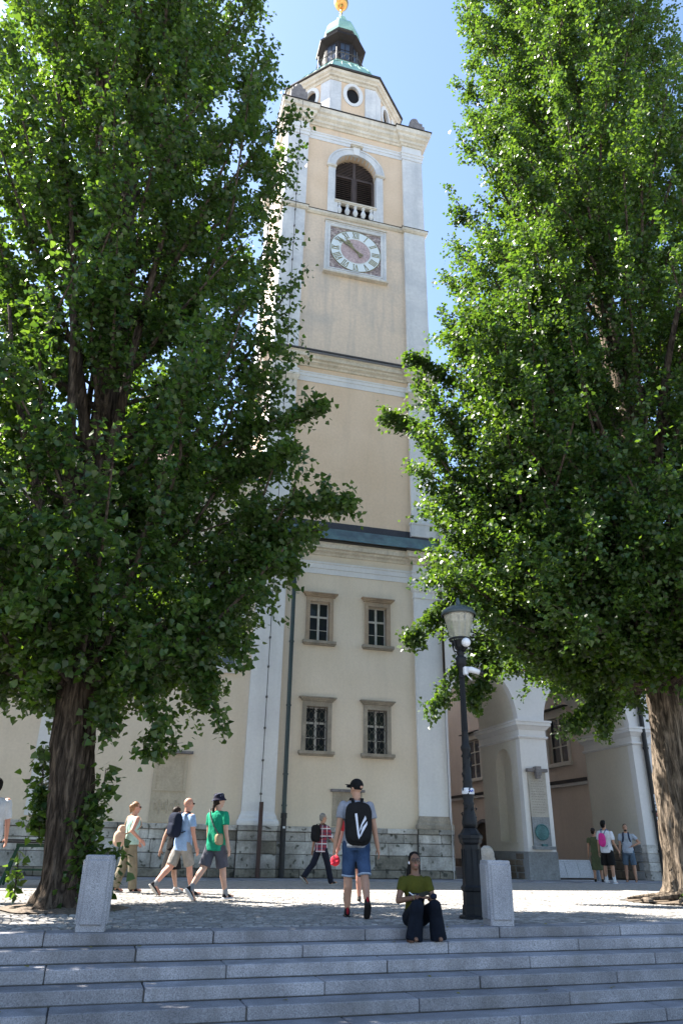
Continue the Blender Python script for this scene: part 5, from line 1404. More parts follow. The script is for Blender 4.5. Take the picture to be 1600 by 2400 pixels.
def mesh_part(name, mb, m, parent, smooth=True): return mb.build(name, m, parent, smooth=smooth, local=True)

def swing(side, sw, abd): return Vector((side * math.sin(R(abd)), math.sin(R(sw)) * math.cos(R(abd)), -math.cos(R(sw)) * math.cos(R(abd))))
class Person:
    def __init__(s, label, loc, rz, H, skin_m, legs=((0, 0, 3, 0), (0, 0, 3, 0)), arms=((0, 8, 10), (0, 8, 10)), lean=0, head=(0, 0), girth=1.0, joints=None, vox=.011, root=None, group=None):
        s.t = thing('person', label, 'person', loc, rz, group); s.H = H; s.g = girth; s.m = skin_m; s.vox = vox
        J = s.J = {}
        h = H
        J['pel'] = Vector((0, 0, .52 * h))
        if joints: J.update({k: Vector(v) for k, v in joints.items()})
        sp = Vector((0, math.sin(R(lean)), math.cos(R(lean)))); s.sp = sp; s.fwd = Vector((0, math.cos(R(lean)), -math.sin(R(lean))))
        s.foot = []
        for i, sd in enumerate((-1, 1)):       # left, right
            k = 'LR'[i]
            if not joints:
                sw, bend, abd, fp = legs[i]
                J['hip' + k] = J['pel'] + Vector((sd * .050 * h, 0, 0))
                J['kn' + k] = J['hip' + k] + swing(sd, sw, abd) * .245 * h
                J['an' + k] = J['kn' + k] + swing(sd, sw - bend, abd * .4) * .235 * h
            else: fp = joints.get('fp' + k, Vector((0, 0, 0))); fp = 0
            s.foot.append(fp)
        if not joints:
            low = min(min(J['an' + k].z - .04 * h * math.cos(R(fp)) - .0, J['an' + k].z - .04 * h * math.cos(R(fp)) - math.sin(R(max(fp, 0))) * .11 * h) for k, fp in zip('LR', s.foot))
            for k in list(J): J[k] = J[k] - Vector((0, 0, low))
        J['chest'] = J['pel'] + sp * .20 * h
        J['neck'] = J['pel'] + sp * .315 * h
        for i, sd in enumerate((-1, 1)):
            k = 'LR'[i]
            J['sh' + k] = J['pel'] + sp * .274 * h + Vector((sd * .107 * h * girth ** .5, 0, 0))
            if joints and 'el' + k in joints: continue
            sw, abd, bend = arms[i][:3]; inw = arms[i][3] if len(arms[i]) > 3 else 0
            J['el' + k] = J['sh' + k] + swing(sd, sw, abd) * .168 * h
            J['wr' + k] = J['el' + k] + swing(sd, sw + bend, abd - inw) * .150 * h
        yaw, pit = head
        Rm = Matrix.Rotation(R(yaw), 4, 'Z') @ Matrix.Rotation(R(pit), 4, 'X')
        hc = J['neck'] + sp * .035 * h + Rm @ Vector((0, .008 * h, .056 * h)); s.hs = h / 1.75
        s.HM = Matrix.Translation(hc) @ Rm @ Matrix.Scale(s.hs, 4)
    def torso(s, inf=0.0, s0=-.045, s1=.312, flare=0.0):
        tab = [(-.05, .080, .062), (-.02, .090, .068), (.02, .092, .068), (.07, .086, .061), (.12, .082, .057), (.18, .092, .062), (.235, .098, .064), (.275, .094, .057), (.30, .062, .048), (.325, .034, .036)]
        rg = []; h = s.H
        for k in range(12):
            q = s0 + (s1 - s0) * k / 11
            rx = float(np.interp(q, [a for a, _, _ in tab], [b for _, b, _ in tab])); ry = float(np.interp(q, [a for a, _, _ in tab], [c for _, _, c in tab]))
            fl = flare * max(0, (.1 - q) / .15)
            rg.append((s.J['pel'] + s.sp * q * h, (1, 0, 0), s.fwd, rx * h * s.g ** .7 + inf + fl, ry * h * s.g + inf + fl))
        return loft(rg)
    def build_body(s, face=True, fingers=True):
        J, h, g = s.J, s.H, s.g; P = [s.torso()]
        P.append(rc(J['neck'] - s.sp * .03 * h, .036 * h, s.HM @ Vector((0, -.012, -.06)), .032 * h))
        for k in 'LR':
            P.append(rc(J['hip' + k], .051 * h * g ** .5, J['kn' + k], .034 * h))
            c = J['kn' + k].lerp(J['an' + k], .32) - s.fwd * .008 * h
            P.append(rc(J['kn' + k], .0325 * h, c, .034 * h)); P.append(rc(c, .033 * h, J['an' + k], .0205 * h))
            P.append(rc(J['sh' + k], .033 * h * g ** .5, J['el' + k], .0235 * h)); P.append(rc(J['el' + k], .0235 * h, J['wr' + k], .0165 * h))
            d = (J['wr' + k] - J['el' + k]).normalized()
            sd = -1 if k == 'L' else 1
            side_ = Vector((0, 1, 0)) - d * d.y
            if side_.length < .2: side_ = Vector((0, 0, 1)) - d * d.z
            side_.normalize(); pn = d.cross(side_) * sd       # palm normal, towards the body
            curl = pn if pn.x * sd < 0 else -pn
            pc = J['wr' + k] + d * .026 * h
            Mx = Matrix((side_, curl, d)).transposed().to_4x4(); Mx.translation = pc
            P.append(ell((0, 0, 0), (.023 * h, .011 * h, .030 * h), Mx))
            for q in range(4):
                b = pc + d * .022 * h + side_ * (q - 1.5) * .0105 * h; ln = (.034, .041, .038, .029)[q] * h
                m1 = b + (d * .95 + curl * .25).normalized() * ln * .5; e = m1 + (d * .75 + curl * .65).normalized() * ln * .5
                P.append(rc(b, .0052 * h, m1, .0050 * h, 8)); P.append(rc(m1, .0050 * h, e, .0042 * h, 8))
            tb_ = J['wr' + k] + d * .012 * h + side_ * .017 * h; t1 = tb_ + (d * .6 + side_ * .55 + curl * .4).normalized() * .026 * h; t2 = t1 + (d * .9 + curl * .4).normalized() * .020 * h
            P.append(rc(tb_, .0075 * h, t1, .0062 * h, 8)); P.append(rc(t1, .0062 * h, t2, .005 * h, 8))
        for i, k in enumerate('LR'):
            fd = s.footdir(i)
            P.append(rc(J['an' + k] - Vector((0, 0, .018 * h)), .024 * h, J['an' + k] + fd * .10 * h - Vector((0, 0, .026 * h)), .016 * h))
        M_ = s.HM
        P.append(ell((0, -.006, .018), (.074, .093, .098), M_, 18, 14)); P.append(ell((0, .024, -.045), (.055, .064, .068), M_)); P.append(ell((0, .052, -.092), (.026, .026, .02), M_))
        P.append(rc(M_ @ Vector((0, .084, .012)), .008 * s.hs, M_ @ Vector((0, .104, -.024)), .0125 * s.hs, 8))
        for sd in (-1, 1): P.append(ell((sd * .075, -.006, -.012), (.010, .02, .032), M_))
        me = fuse(P, s.vox, 3); me.materials.clear(); me.materials.append(s.m); me.materials.append(LIP); me.materials.append(EYE_M)
        if face:
            inv = M_.inverted(); n = len(me.polygons); cen = np.empty(n * 3); me.polygons.foreach_get('center', cen); cen = cen.reshape(-1, 3)
            A4 = np.array(inv); q = cen @ A4[:3, :3].T + A4[:3, 3]
            idx = np.zeros(n, np.int32)
            fr = q[:, 1] > .055
            idx[fr & (np.abs(q[:, 0]) < .024) & (np.abs(q[:, 2] + .062) < .009)] = 1
            idx[fr & (np.abs(np.abs(q[:, 0]) - .031) < .015) & (np.abs(q[:, 2] - .008) < .0065)] = 2
            idx[fr & (np.abs(np.abs(q[:, 0]) - .032) < .021) & (np.abs(q[:, 2] - .030) < .0045)] = 2
            me.polygons.foreach_set('material_index', idx)
        me.polygons.foreach_set('use_smooth', [True] * len(me.polygons)); me.name = 'body'
        o = bpy.data.objects.new('body', me); o.parent = s.t; col.objects.link(o); s.body = o
        return o
    def footdir(s, i):
        p = R(s.foot[i]); return Vector((0, math.cos(p), -math.sin(p)))
    def shirt(s, m, sleeve=.6, inf=.016, hem=-.065, name='shirt', srad=.012, flare=.012):
        P = [s.torso(inf, hem, .308, flare)]; J = s.J; h = s.H
        if sleeve:
            for k in 'LR':
                e = J['sh' + k].lerp(J['el' + k], sleeve)
                P.append(rc(J['sh' + k] - Vector((0, 0, .006 * h)), .036 * h + srad * .6, J['sh' + k].lerp(J['el' + k], .3), .034 * h + srad)); P.append(flat(J['sh' + k].lerp(J['el' + k], .1), .034 * h + srad, e, .030 * h + srad * 1.7))
        else:
            for k in 'LR': P.append(ell(J['sh' + k] + Vector((0.02 if k == 'L' else -.02, 0, 0)), (.032 * h, .036 * h, .03 * h)))
        return solid(name, P, m, s.t, .013, 3)
    def shorts(s, m, f=.85, hemr=.052, name='shorts', waist=.03, hip=.014):
        P = [s.torso(hip, -.06, waist)]; J = s.J; h = s.H
        for k in 'LR':
            e = J['hip' + k].lerp(J['kn' + k], f)
            P.append(rc(J['hip' + k], .054 * h * s.g ** .5 + .012, J['hip' + k].lerp(J['kn' + k], .3), .052 * h + .012)); P.append(flat(J['hip' + k].lerp(J['kn' + k], .2), .052 * h + .012, e, hemr * h))
        return solid(name, P, m, s.t, .013, 3)
    def trousers(s, m, knee=.042, hem=.036, name='trousers'):
        P = [s.torso(.012, -.06, .03)]; J = s.J; h = s.H
        for k in 'LR':
            P.append(rc(J['hip' + k], .056 * h, J['kn' + k], knee * h)); P.append(rc(J['kn' + k], knee * h, J['kn' + k].lerp(J['an' + k], .5), (knee + hem) / 2 * h)); P.append(flat(J['kn' + k].lerp(J['an' + k], .4), (knee + hem) / 2 * h, J['an' + k] - Vector((0, 0, .012 * h)), hem * h))
        return solid(name, P, m, s.t, .013, 3)
    def shoes(s, m, sole=RUBBER, heel=None, sock=None, sockh=.16):
        J, h = s.J, s.H
        for i, k in enumerate('LR'):
            fd = s.footdir(i); a = J['an' + k]; upv = Vector((1, 0, 0)).cross(fd)
            side_ = Vector((1, 0, 0))
            Mx = Matrix((side_, fd, upv)).transposed().to_4x4(); Mx.translation = a
            hh = h / 1.75
            P = [xf(rc((0, -.028, -.025), .038, (0, .06, -.035), .040), Mx @ Matrix.Scale(hh, 4)), xf(rc((0, .06, -.038), .041, (0, .145, -.048), .028), Mx @ Matrix.Scale(hh, 4)), xf(rc((0, -.01, .01), .040, (0, .0, -.03), .042), Mx @ Matrix.Scale(hh, 4))]
            sh = solid('shoe', P, m, s.t, .010, 2)
            P = [xf(sbox((0, .055, -.072), (.046, .135, .014), .6), Mx @ Matrix.Scale(hh, 4))]
            mb = MB(); mb.v = P[0][0]; mb.f = P[0][1]; mesh_part('sole', mb, sole, sh)
            if heel: mb = MB(); q = xf(ell((0, -.058, .0), (.018, .015, .045)), Mx @ Matrix.Scale(hh, 4)); mb.v, mb.f = q; mesh_part('heel_tab', mb, heel, sh)
            if sock: solid('sock', [rc(a - Vector((0, 0, .01)), .029 * h, a.lerp(J['kn' + k], sockh), .027 * h)], sock, s.t, .010, 2)
    def hair(s, m, pieces, name='hair'): return solid(name, [xf(p, s.HM) for p in pieces], m, s.t, .010, 2)
SHORT = lambda: [ell((0, -.020, .036), (.080, .092, .092)), ell((0, -.058, -.01), (.068, .050, .075))]

def backpack(p, label, m, c, r, strap=NAVY, drop=.0, e=.5, group='rucksacks'):
    t = thing('backpack', label, 'backpack', p.t.location, p.t.rotation_euler.z, group)
    solid('pack', [sbox(c, r, e), sbox((c[0], c[1] - r[1] * .75, c[2] - r[2] * .35), (r[0] * .8, r[1] * .5, r[2] * .5), .6)], m, t, .011, 3)
    for k in 'LR':
        sd = -1 if k == 'L' else 1; sh = p.J['sh' + k]; mb = MB(); x = sd * .075
        y0 = c[1] + r[1] * .6; zt = c[2] + r[2] * .85; shz = sh.z + .045 * p.H; fy = p.J['chest'].y + .064 * p.H * p.g + .030
        pts = [(x * .7, y0, zt), (x, y0 + .05, shz - .0), (x * 1.05, (y0 + fy) / 2, shz + .012), (x * 1.15, fy - .03, shz - .05), (x * 1.25, fy, shz - .16), (x * 1.6, fy - .04, shz - .27), (x * 1.75, y0 + .03, c[2] - r[2] * .6)]
        rings = []
        for i, q in enumerate(pts):
            q = Vector(q); d = (Vector(pts[min(i + 1, 6)]) - Vector(pts[max(i - 1, 0)])).normalized(); w = Vector((1, 0, 0)); w = (w - d * w.dot(d)).normalized(); n_ = d.cross(w)
            rings.append([q + w * .024 + n_ * .006, q - w * .024 + n_ * .006, q - w * .024 - n_ * .006, q + w * .024 - n_ * .006])
        mb.stack(rings); mesh_part('strap', mb, strap, t)
    return t

def denim():
    return cloth('blue_denim', (.018, .038, .085), (.045, .078, .15), scale=5, fine=120, fineamt=.25)
# man walking away up to the tower, black rucksack with a white mark
cm = Person('tall man in black cap and denim shorts walking away towards the tower', (3.30, 11.30, 0), R(-10), 1.86, SK_TAN, legs=((4, 0, 2, 0), (-16, 26, 2, 48)), arms=((-2, 11, 8), (-3, 12, 8)), head=(38, 4), vox=.009)
cm.build_body(); cm.shirt(cloth('grey_tee', (.26, .27, .31), scale=7), .62, .02, -.04); sh_ = cm.shorts(denim(), .97, .050)
for k in 'LR':
    a, b = cm.J['hip' + k].lerp(cm.J['kn' + k], .93), cm.J['hip' + k].lerp(cm.J['kn' + k], 1.0); solid('turned_cuff', [flat(a, .0545 * 1.86, b, .0545 * 1.86)], cloth('pale_denim', (.28, .33, .42)), cm.t, .012, 2)
cm.shoes(SHOE_D, mat('dark_sole', (.02, .017, .017), coords='obj'), SHOE_R)
capm = cloth('black_cap', (.010, .010, .011)); cm.hair(capm, [ell((0, -.008, .034), (.088, .108, .092)), sbox((0, .14, .035), (.062, .065, .008), .7)], 'cap')
mb = MB(); q = xf(sbox((-.045, .098, .012), (.05, .012, .018), .6), cm.HM); mb.v, mb.f = q; mesh_part('sunglasses', mb, mat('black_lens', (.01, .01, .012), rough=.2, bump=0, coords='obj'), cm.t)
mb = MB(); q = xf(sbox((0, -.110, .012), (.028, .006, .018), .6), cm.HM); mb.v, mb.f = q; mesh_part('cap_gap', mb, SK_TAN, cm.t)
bp = backpack(cm, 'black rucksack with white slanted mark on the tall man walking away', BLACK, (.01, -.195, 1.215), (.20, .075, .295), BLACK, e=.55)
mk = MB(); yb = -.195 - .075 - .075 * .0
def mark(pts):
    for i in range(len(pts) - 2): pass
    mk.stack([[(x, y, z) for x, z in pts] for y in (-.292, -.255)])
mark([(-.052, 1.345), (-.020, 1.350), (.012, 1.10), (.030, 1.045), (.008, 1.005), (-.012, 1.06)])
mark([(.012, 1.10), (.035, 1.19), (.100, 1.320), (.118, 1.275), (.060, 1.20), (.040, 1.14)][:6])
mark([(.030, 1.065), (.055, 1.155), (.128, 1.245), (.130, 1.205), (.075, 1.115), (.032, 1.035)])
mk.build('white_mark', cloth('white_print', (.62, .64, .72), bump=0), bp, local=True)
mb = MB(); mb.tube([(-.035, -.16, 1.47), (-.03, -.18, 1.50), (0.01, -.185, 1.51), (.05, -.18, 1.50), (.055, -.16, 1.47)], .008, 6); mesh_part('grab_loop', mb, BLACK, bp)
mb = MB(); q = sbox((-.105, -.128, .93), (.045, .006, .018), .6); mb.v, mb.f = q; mesh_part('pocket_paper', mb, MAT['sticker_white'], cm.t)

# the walker hidden in front of him
fh = Person('person in red top and dark shorts hidden behind the tall man', (4.06, 14.1, 0), R(-18), 1.66, SK_PINK, legs=((-14, 22, 3, 30), (10, 4, 3, 0)), arms=((4, 13, 12), (0, 8, 10)))
fh.build_body(False); fh.shirt(cloth('red_top', (.45, .03, .035)), .5); fh.shorts(BLACK, .75); fh.shoes(cloth('grey_shoe', (.06, .055, .05)), heel=None); fh.hair(HAIR_BROWN, SHORT())
w_ = fh.J['wrL']
rc_ = thing('cap', 'bright red cap held beside the tall man at hip height', 'cap', fh.t.location, fh.t.rotation_euler.z)
Mx = Matrix.Translation(w_ + Vector((-.03, -.03, -.14))) @ Matrix.Rotation(R(200), 4, 'X') @ Matrix.Rotation(R(25), 4, 'Y')
solid('crown', [xf(ell((0, 0, 0), (.09, .11, .09)), Mx)], cloth('red_cap', (.62, .035, .06)), rc_, .010, 2); solid('brim', [xf(sbox((0, .12, -.02), (.075, .075, .01), .7), Mx)], cloth('red_cap_brim', (.62, .035, .06)), rc_, .010, 2)

# plaid shirt
def plaid():
    m, n, p, L = new_mat('plaid_cloth'); N = n.nodes.new; tc = N('ShaderNodeTexCoord'); sx = N('ShaderNodeSeparateXYZ'); L.new(tc.outputs['Object'], sx.inputs[0])
    def band(o, sc, ph):
        a = N('ShaderNodeMath'); a.operation = 'MULTIPLY'; a.inputs[1].default_value = sc; L.new(o, a.inputs[0])
        b = N('ShaderNodeMath'); b.operation = 'SINE'; L.new(a.outputs[0], b.inputs[0]); c = N('ShaderNodeMath'); c.operation = 'GREATER_THAN'; c.inputs[1].default_value = ph; L.new(b.outputs[0], c.inputs[0]); return c.outputs[0]
    ad = N('ShaderNodeMath'); ad.operation = 'ADD'; L.new(sx.outputs[0], ad.inputs[0]); L.new(sx.outputs[1], ad.inputs[1])
    v, h = band(ad.outputs[0], 68, .1), band(sx.outputs[2], 68, .1); v2, h2 = band(ad.outputs[0], 68, .93), band(sx.outputs[2], 68, .93)
    m1 = N('ShaderNodeMix'); m1.data_type = 'RGBA'; m1.inputs[6].default_value = (.30, .03, .045, 1); m1.inputs[7].default_value = (.045, .03, .07, 1)
    av = N('ShaderNodeMath'); av.operation = 'MULTIPLY_ADD'; av.inputs[1].default_value = .5; L.new(v, av.inputs[0]); hv = N('ShaderNodeMath'); hv.operation = 'MULTIPLY'; hv.inputs[1].default_value = .5; L.new(h, hv.inputs[0]); L.new(hv.outputs[0], av.inputs[2]); L.new(av.outputs[0], m1.inputs[0])
    mxw = N('ShaderNodeMath'); mxw.operation = 'MAXIMUM'; v3, h3 = band(ad.outputs[0], 34, .9), band(sx.outputs[2], 34, .9); L.new(v3, mxw.inputs[0]); L.new(h3, mxw.inputs[1])
    m2 = N('ShaderNodeMix'); m2.data_type = 'RGBA'; m2.inputs[7].default_value = (.55, .52, .55, 1); L.new(mxw.outputs[0], m2.inputs[0]); L.new(m1.outputs[2], m2.inputs[6]); L.new(m2.outputs[2], p.inputs['Base Color']); p.inputs['Roughness'].default_value = .9; return m
pm = Person('grey-haired man in red plaid shirt and dark jeans walking past the tower', (5.08, 20.7, 0), R(-66), 1.78, SK_TAN, legs=((-24, 22, 2, 40), (20, 4, 2, -6)), arms=((-18, 8, 14), (24, 8, 22)), head=(-10, 3), lean=3)
pm.build_body(); pm.shirt(plaid(), .98, .02, -.07, srad=.010); pm.trousers(cloth('dark_jeans', (.016, .018, .03)), .046, .040); pm.shoes(SHOE_D); pm.hair(HAIR_GREY, SHORT())
backpack(pm, 'black rucksack on the grey-haired man in plaid', BLACK, (0, -.20, 1.22), (.135, .085, .21), BLACK)

# pair on the left: green tee with bucket hat, pale blue tee with navy rucksack
gm = Person('person in green tee and patterned bucket hat walking right', (1.62, 14.72, 0), R(-52), 1.78, SK_PALE, legs=((-20, 20, 2, 46), (17, 2, 2, 0)), arms=((6, 9, 8), (0, 10, 10)), head=(-28, 5))
gm.build_body(); gm.shirt(cloth('green_tee', (.012, .27, .155), (.010, .22, .125), scale=5), .62, .028, -.07); gm.shorts(cloth('charcoal_shorts', (.085, .085, .105)), .93, .062); gm.shoes(SHOE_D, SHOE_W, None, SOCK_G, .18)
bh = cloth('bucket_hat_cloth', (.014, .014, .03), (.10, .11, .16), scale=14, contrast=(.52, .58)); gm.hair(bh, [loft([((0, -.005, z), (1, 0, 0), (0, 1, 0), a, b) for z, a, b in ((.005, .125, .145), (.03, .112, .130), (.045, .093, .108), (.11, .082, .096), (.135, .068, .08))])], 'bucket_hat')
gm.hair(HAIR_BROWN, [ell((0, -.03, .0), (.076, .078, .09)), rc((0.01, -.09, -.03), .030, (.02, -.115, -.12), .028), rc((.02, -.115, -.12), .028, (.025, -.12, -.24), .020), rc((.025, -.12, -.24), .02, (.02, -.11, -.32), .008)])
bg_ = thing('crossbody_bag', 'small beige crossbody bag on the person in green tee', 'bag', gm.t.location, gm.t.rotation_euler.z)
tan_ = cloth('beige_nylon', (.36, .28, .17)); solid('pouch', [sbox((.165, -.085, .99), (.045, .085, .095), .55)], tan_, bg_, .010, 3)
mb = MB(); mb.tube([(.16, -.10, 1.07), (.09, -.165, 1.2), (-.02, -.165, 1.36), (-.13, -.09, 1.50), (-.14, .02, 1.52), (-.06, .14, 1.38), (.12, .15, 1.15), (.17, .04, 1.06)], .013, 6); mesh_part('strap', mb, cloth('grey_strap', (.12, .12, .12)), bg_)
bm_ = Person('bald man in pale blue tee and grey shorts walking right', (1.12, 16.0, 0), R(-62), 1.80, SK_PINK, legs=((-22, 24, 2, 44), (18, 4, 2, 0)), arms=((2, 8, 10), (6, 9, 10)), head=(-14, 0), lean=3, girth=1.1)
bm_.build_body(); bm_.shirt(cloth('pale_blue_tee', (.27, .39, .60), (.23, .34, .54)), .62, .02, -.07); bm_.shorts(cloth('grey_beige_shorts', (.29, .27, .245)), .92, .055); bm_.shoes(SHOE_D, RUBBER, None, SOCK_G, .12)
mb = MB(); q = xf(sbox((0, .092, .012), (.064, .016, .016), .6), bm_.HM); mb.v, mb.f = q; mesh_part('sunglasses', mb, mat('brown_lens', (.02, .012, .01), rough=.2, bump=0, coords='obj'), bm_.t)
backpack(bm_, 'navy rucksack on the bald man in pale blue tee', NAVY, (0, -.225, 1.24), (.145, .10, .23), NAVY)
hw = Person('dark-haired woman in black skirt half hidden behind the bald man', (1.0, 17.0, 0), R(-62), 1.66, SK_PALE, legs=((18, 4, 2, 0), (-20, 22, 2, 40)), arms=((-20, 8, 10), (8, 8, 10)), head=(-5, 0))
hw.build_body(False); hw.shirt(BLACK, .4, .012, -.03)
hw.J['kx'] = hw.J['pel']; solid('skirt', [loft([(hw.J['pel'] + Vector((0, 0, z * 1.66)), (1, 0, 0), (0, 1, 0), a * 1.66, b * 1.66) for z, a, b in ((.05, .085, .065), (-.02, .10, .075), (-.12, .11, .10), (-.25, .115, .13))])], BLACK, hw.t, .013, 3)
hw.shoes(cloth('pale_trainers', (.5, .48, .46))); hw.hair(HAIR_BROWN, [ell((0, -.02, .03), (.083, .10, .092)), rc((0, -.06, -.02), .05, (0, -.09, -.20), .03)])
# woman with ginger hair behind the shoots
gw = Person('ginger-haired woman in mint top and khaki trousers behind the left tree', (.14, 17.0, 0), R(-72), 1.70, SK_PINK, legs=((-10, 8, 3, 10), (8, 2, 3, 0)), arms=((10, 14, 40), (-28, 26, 75, 10)), head=(-12, 0), girth=1.12)
gw.build_body(); gw.shirt(cloth('mint_top', (.38, .55, .50), (.33, .5, .46)), 0, .014, -.01); gw.trousers(cloth('khaki_trousers', (.20, .175, .125), (.16, .14, .10)), .058, .05); gw.shoes(SHOE_D)
gw.hair(HAIR_GINGER, SHORT() + [ell((0, -.10, .02), (.05, .045, .05)), rc((-.02, -.10, -.03), .04, (-.01, -.10, -.10), .02)])
mb = MB(); q = xf(sbox((0, .094, .012), (.066, .014, .017), .6), gw.HM); mb.v, mb.f = q; mesh_part('sunglasses', mb, mat('dark_lens', (.01, .01, .012), rough=.2, bump=0, coords='obj'), gw.t)
sbg = thing('shoulder_bag', 'beige shoulder bag on the ginger-haired woman', 'bag', gw.t.location, gw.t.rotation_euler.z)
beige_ = cloth('beige_canvas', (.52, .36, .27), (.44, .30, .22)); solid('pouch', [sbox((.05, -.27, .98), (.10, .12, .15), .7), sbox((.02, -.24, 1.14), (.08, .08, .10), .8)], beige_, sbg, .012, 4)
mb = MB(); mb.tube([(.06, -.17, 1.06), (.12, -.08, 1.12), (.16, .06, 1.16), (.10, .14, 1.25), (-.04, .14, 1.38), (-.12, .02, 1.47), (-.10, -.10, 1.40), (-.02, -.18, 1.22)], .016, 6); mesh_part('strap', mb, beige_, sbg)
# person leaving the frame on the left
le = Person('person in white tee and black shorts cut off by the left edge', (-2.21, 14.3, 0), R(30), 1.86, SK_PINK, legs=((12, 3, 3, 0), (-10, 12, 3, 20)), arms=((0, 10, 10), (4, 14, 16)), girth=1.3)
le.build_body(); le.shirt(cloth('white_tee', (.62, .64, .70)), .85, .03, -.06); le.shorts(BLACK, .9); le.shoes(SHOE_D); le.hair(HAIR_BLACK, SHORT())
# group under the right tree
dw = Person('woman in olive dress with hair bun at the right pier', (14.93, 23.15, 0), R(-40), 1.62, SK_TAN, arms=((4, 10, 8), (6, 8, 14)), head=(-25, 10))
dw.build_body(); dress = cloth('olive_dress', (.085, .095, .05), (.07, .08, .042)); dw.shirt(dress, .5, .014, .02, 'dress_top')
solid('dress_skirt', [loft([(dw.J['pel'] + Vector((0, 0, z * 1.62)), (1, 0, 0), (0, 1, 0), a * 1.62, b * 1.62) for z, a, b in ((.08, .084, .064), (-.0, .10, .078), (-.12, .108, .088), (-.30, .115, .10))])], dress, dw.t, .013, 4)
dw.shoes(SHOE_D); dw.hair(HAIR_BROWN, SHORT() + [ell((0, -.11, .055), (.035, .035, .035))])
by = Person('tall boy in white tee, black shorts and white trainers looking up', (14.95, 22.55, 0), R(-58), 1.84, SK_TAN, legs=((4, 2, 5, 0), (-2, 0, 5, 0)), arms=((-2, 8, 10), (6, 8, 35)), head=(-5, 22))
by.build_body(); by.shirt(cloth('white_tshirt', (.62, .64, .70)), .7, .024, -.05); by.shorts(BLACK, 1.0, .066); by.shoes(SHOE_W, SHOE_W, None, SOCK_W, .40); by.hair(HAIR_BLACK, SHORT() + [ell((0, .02, .075), (.075, .07, .05))])
pk = thing('backpack', 'pink sling bag with blue straps on the boy in white', 'backpack', by.t.location, by.t.rotation_euler.z, 'rucksacks')
solid('pack', [sbox((-.03, -.185, 1.24), (.12, .06, .21), .8)], cloth('pink_nylon', (.60, .045, .27)), pk, .011, 3)
mb = MB(); mb.tube([(-.06, -.14, 1.42), (-.08, -.08, 1.55), (-.08, .03, 1.565), (-.09, .13, 1.45), (-.10, .13, 1.3)], .016, 6); mb.tube([(.03, -.14, 1.42), (.08, -.08, 1.55), (.08, .03, 1.565), (.12, .14, 1.40), (.17, .06, 1.2), (.08, -.15, 1.05)], .012, 6); mesh_part('strap', mb, cloth('blue_webbing', (.035, .10, .26)), pk)
gr = Person('bearded man in pale grey tee with one hand on his hip', (16.25, 23.3, 0), R(143), 1.78, SK_TAN, legs=((2, 0, 5, 0), (0, 2, 5, 0)), arms=((-12, 42, 58, 96), (2, 8, 6)), head=(6, 0))
gr.build_body(); gr.shirt(cloth('pale_grey_tee', (.36, .40, .47)), .58, .016, -.03); gr.shorts(cloth('blue_grey_shorts', (.085, .12, .165)), .95, .054); gr.shoes(SHOE_D); gr.hair(HAIR_BLACK, SHORT()); gr.hair(HAIR_BROWN, [ell((0, .05, -.085), (.045, .045, .035))], 'beard')
backpack(gr, 'dark rucksack carried on the back of the bearded man', NAVY, (0, -.20, 1.22), (.13, .08, .2), cloth('dark_blue_strap', (.015, .025, .06)))

# woman sitting on the top step
HS = 1.60
se = Person('seated woman in olive tee and wide navy trousers holding a phone', (3.70, 9.97, 0), R(173), HS, SK_BROWN, lean=6, head=(-3, 9), vox=.0085, girth=.85,
    joints=dict(pel=(0, 0, .095), hipL=(-.08, .02, .09), hipR=(.08, .02, .09), knL=(-.155, .43, .25), knR=(.07, .45, .25), anL=(-.20, .33, -.055), anR=(.11, .35, -.055),
                elR=(.235, .10, .29), wrR=(.055, .345, .345), elL=(-.225, .11, .28), wrL=(-.11, .315, .33)))
se.build_body(); se.shirt(cloth('olive_tee', (.06, .062, .009), (.05, .052, .008), scale=6), .55, .008, -.01, srad=.006, flare=.004)
dn = cloth('dark_navy_denim', (.003, .005, .010), (.005, .008, .015)); P = [se.torso(.014, -.055, .06)]
for k in 'LR':
    J = se.J; P.append(rc(J['hip' + k], .098, J['kn' + k], .082)); P.append(rc(J['kn' + k], .082, J['kn' + k].lerp(J['an' + k], .5), .084)); P.append(flat(J['kn' + k].lerp(J['an' + k], .35), .085, J['an' + k] + Vector((0, .05, -.058)), .105))
solid('trousers', P, dn, se.t, .012, 4)
solid('sandal', [sbox((.17, .45, -.118), (.04, .10, .012), .6)], cloth('brown_sandal', (.10, .05, .03)), se.t, .008, 1)
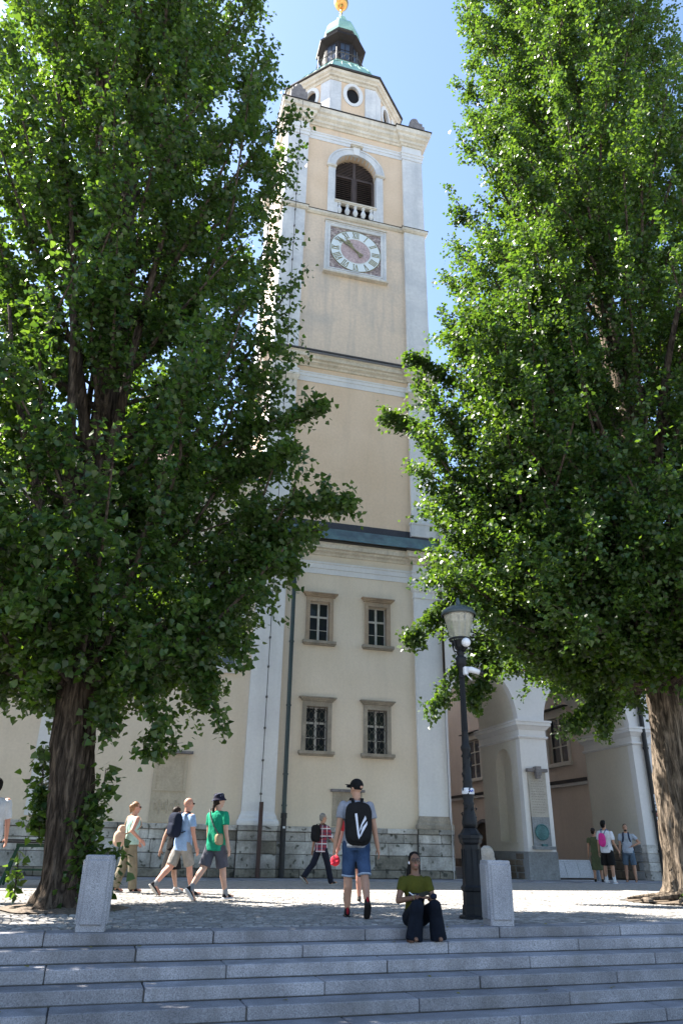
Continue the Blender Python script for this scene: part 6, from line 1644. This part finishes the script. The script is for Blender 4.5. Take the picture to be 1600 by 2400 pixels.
se.hair(HAIR_BLACK, [ell((0, -.026, .040), (.088, .096, .098)), ell((0, -.055, -.03), (.088, .058, .09)), rc((.06, -.06, -.03), .036, (.09, -.07, -.20), .034), rc((-.055, -.05, -.03), .036, (-.06, -.06, -.17), .028), rc((.0, -.085, -.04), .055, (.02, -.10, -.26), .04)])
mb = MB()
for sd in (-1, 1):
    mb.tube([se.HM @ Vector((sd * .034 + .027 * math.cos(t), .098, .004 + .025 * math.sin(t))) for t in [2 * math.pi * j / 14 for j in range(15)]], .0028, 5); mb.tube([se.HM @ Vector((sd * .060, .096, .008)), se.HM @ Vector((sd * .076, .0, .006))], .0025, 5)
mb.tube([se.HM @ Vector((-.008, .102, .008)), se.HM @ Vector((.008, .102, .008))], .0025, 5); mesh_part('glasses', mb, MAT['plastic_black'], se.t)
mb = MB(); q = xf(ell((.082, -.0, -.02), (.012, .012, .02)), se.HM); mb.v, mb.f = q; mesh_part('earbud', mb, MAT['plastic_white'], se.t)
mb = MB(); d_ = (se.J['wrR'] - se.J['elR']).normalized(); c_ = se.J['wrR'] - d_ * .02; a_ = d_.cross(Vector((0, 0, 1))).normalized(); b_ = d_.cross(a_); mb.tube([c_ + (a_ * math.cos(t) + b_ * math.sin(t)) * .034 for t in [2 * math.pi * j / 14 for j in range(15)]], .005, 5); mesh_part('bracelet', mb, MAT['gold_paint'], se.t)
ph = thing('phone', 'black phone in the hands of the seated woman', 'phone', se.t.location, se.t.rotation_euler.z)
Mx = Matrix.Translation((-.03, .405, .385)) @ Matrix.Rotation(R(-25), 4, 'X') @ Matrix.Rotation(R(-62), 4, 'Z'); mb = MB(); q = sbox((0, 0, 0), (.038, .078, .0055), .35, Mx); mb.v, mb.f = q; mesh_part('phone_body', mb, MAT['plastic_black'], ph)
lb = thing('handbag', 'dark blue pouch with white rope on the seated woman\'s lap', 'bag', se.t.location, se.t.rotation_euler.z)
solid('pouch', [sbox((.03, .235, .335), (.11, .06, .05), .7), sbox((-.15, .40, .36), (.045, .045, .035), .8)], cloth('blue_black_pouch', (.008, .012, .028)), lb, .011, 3)
mb = MB(); mb.tube([(.13, .27, .395), (.10, .305, .37), (.05, .32, .36), (.0, .32, .36)], .0065, 6); mesh_part('rope', mb, MAT['plastic_white'], lb)
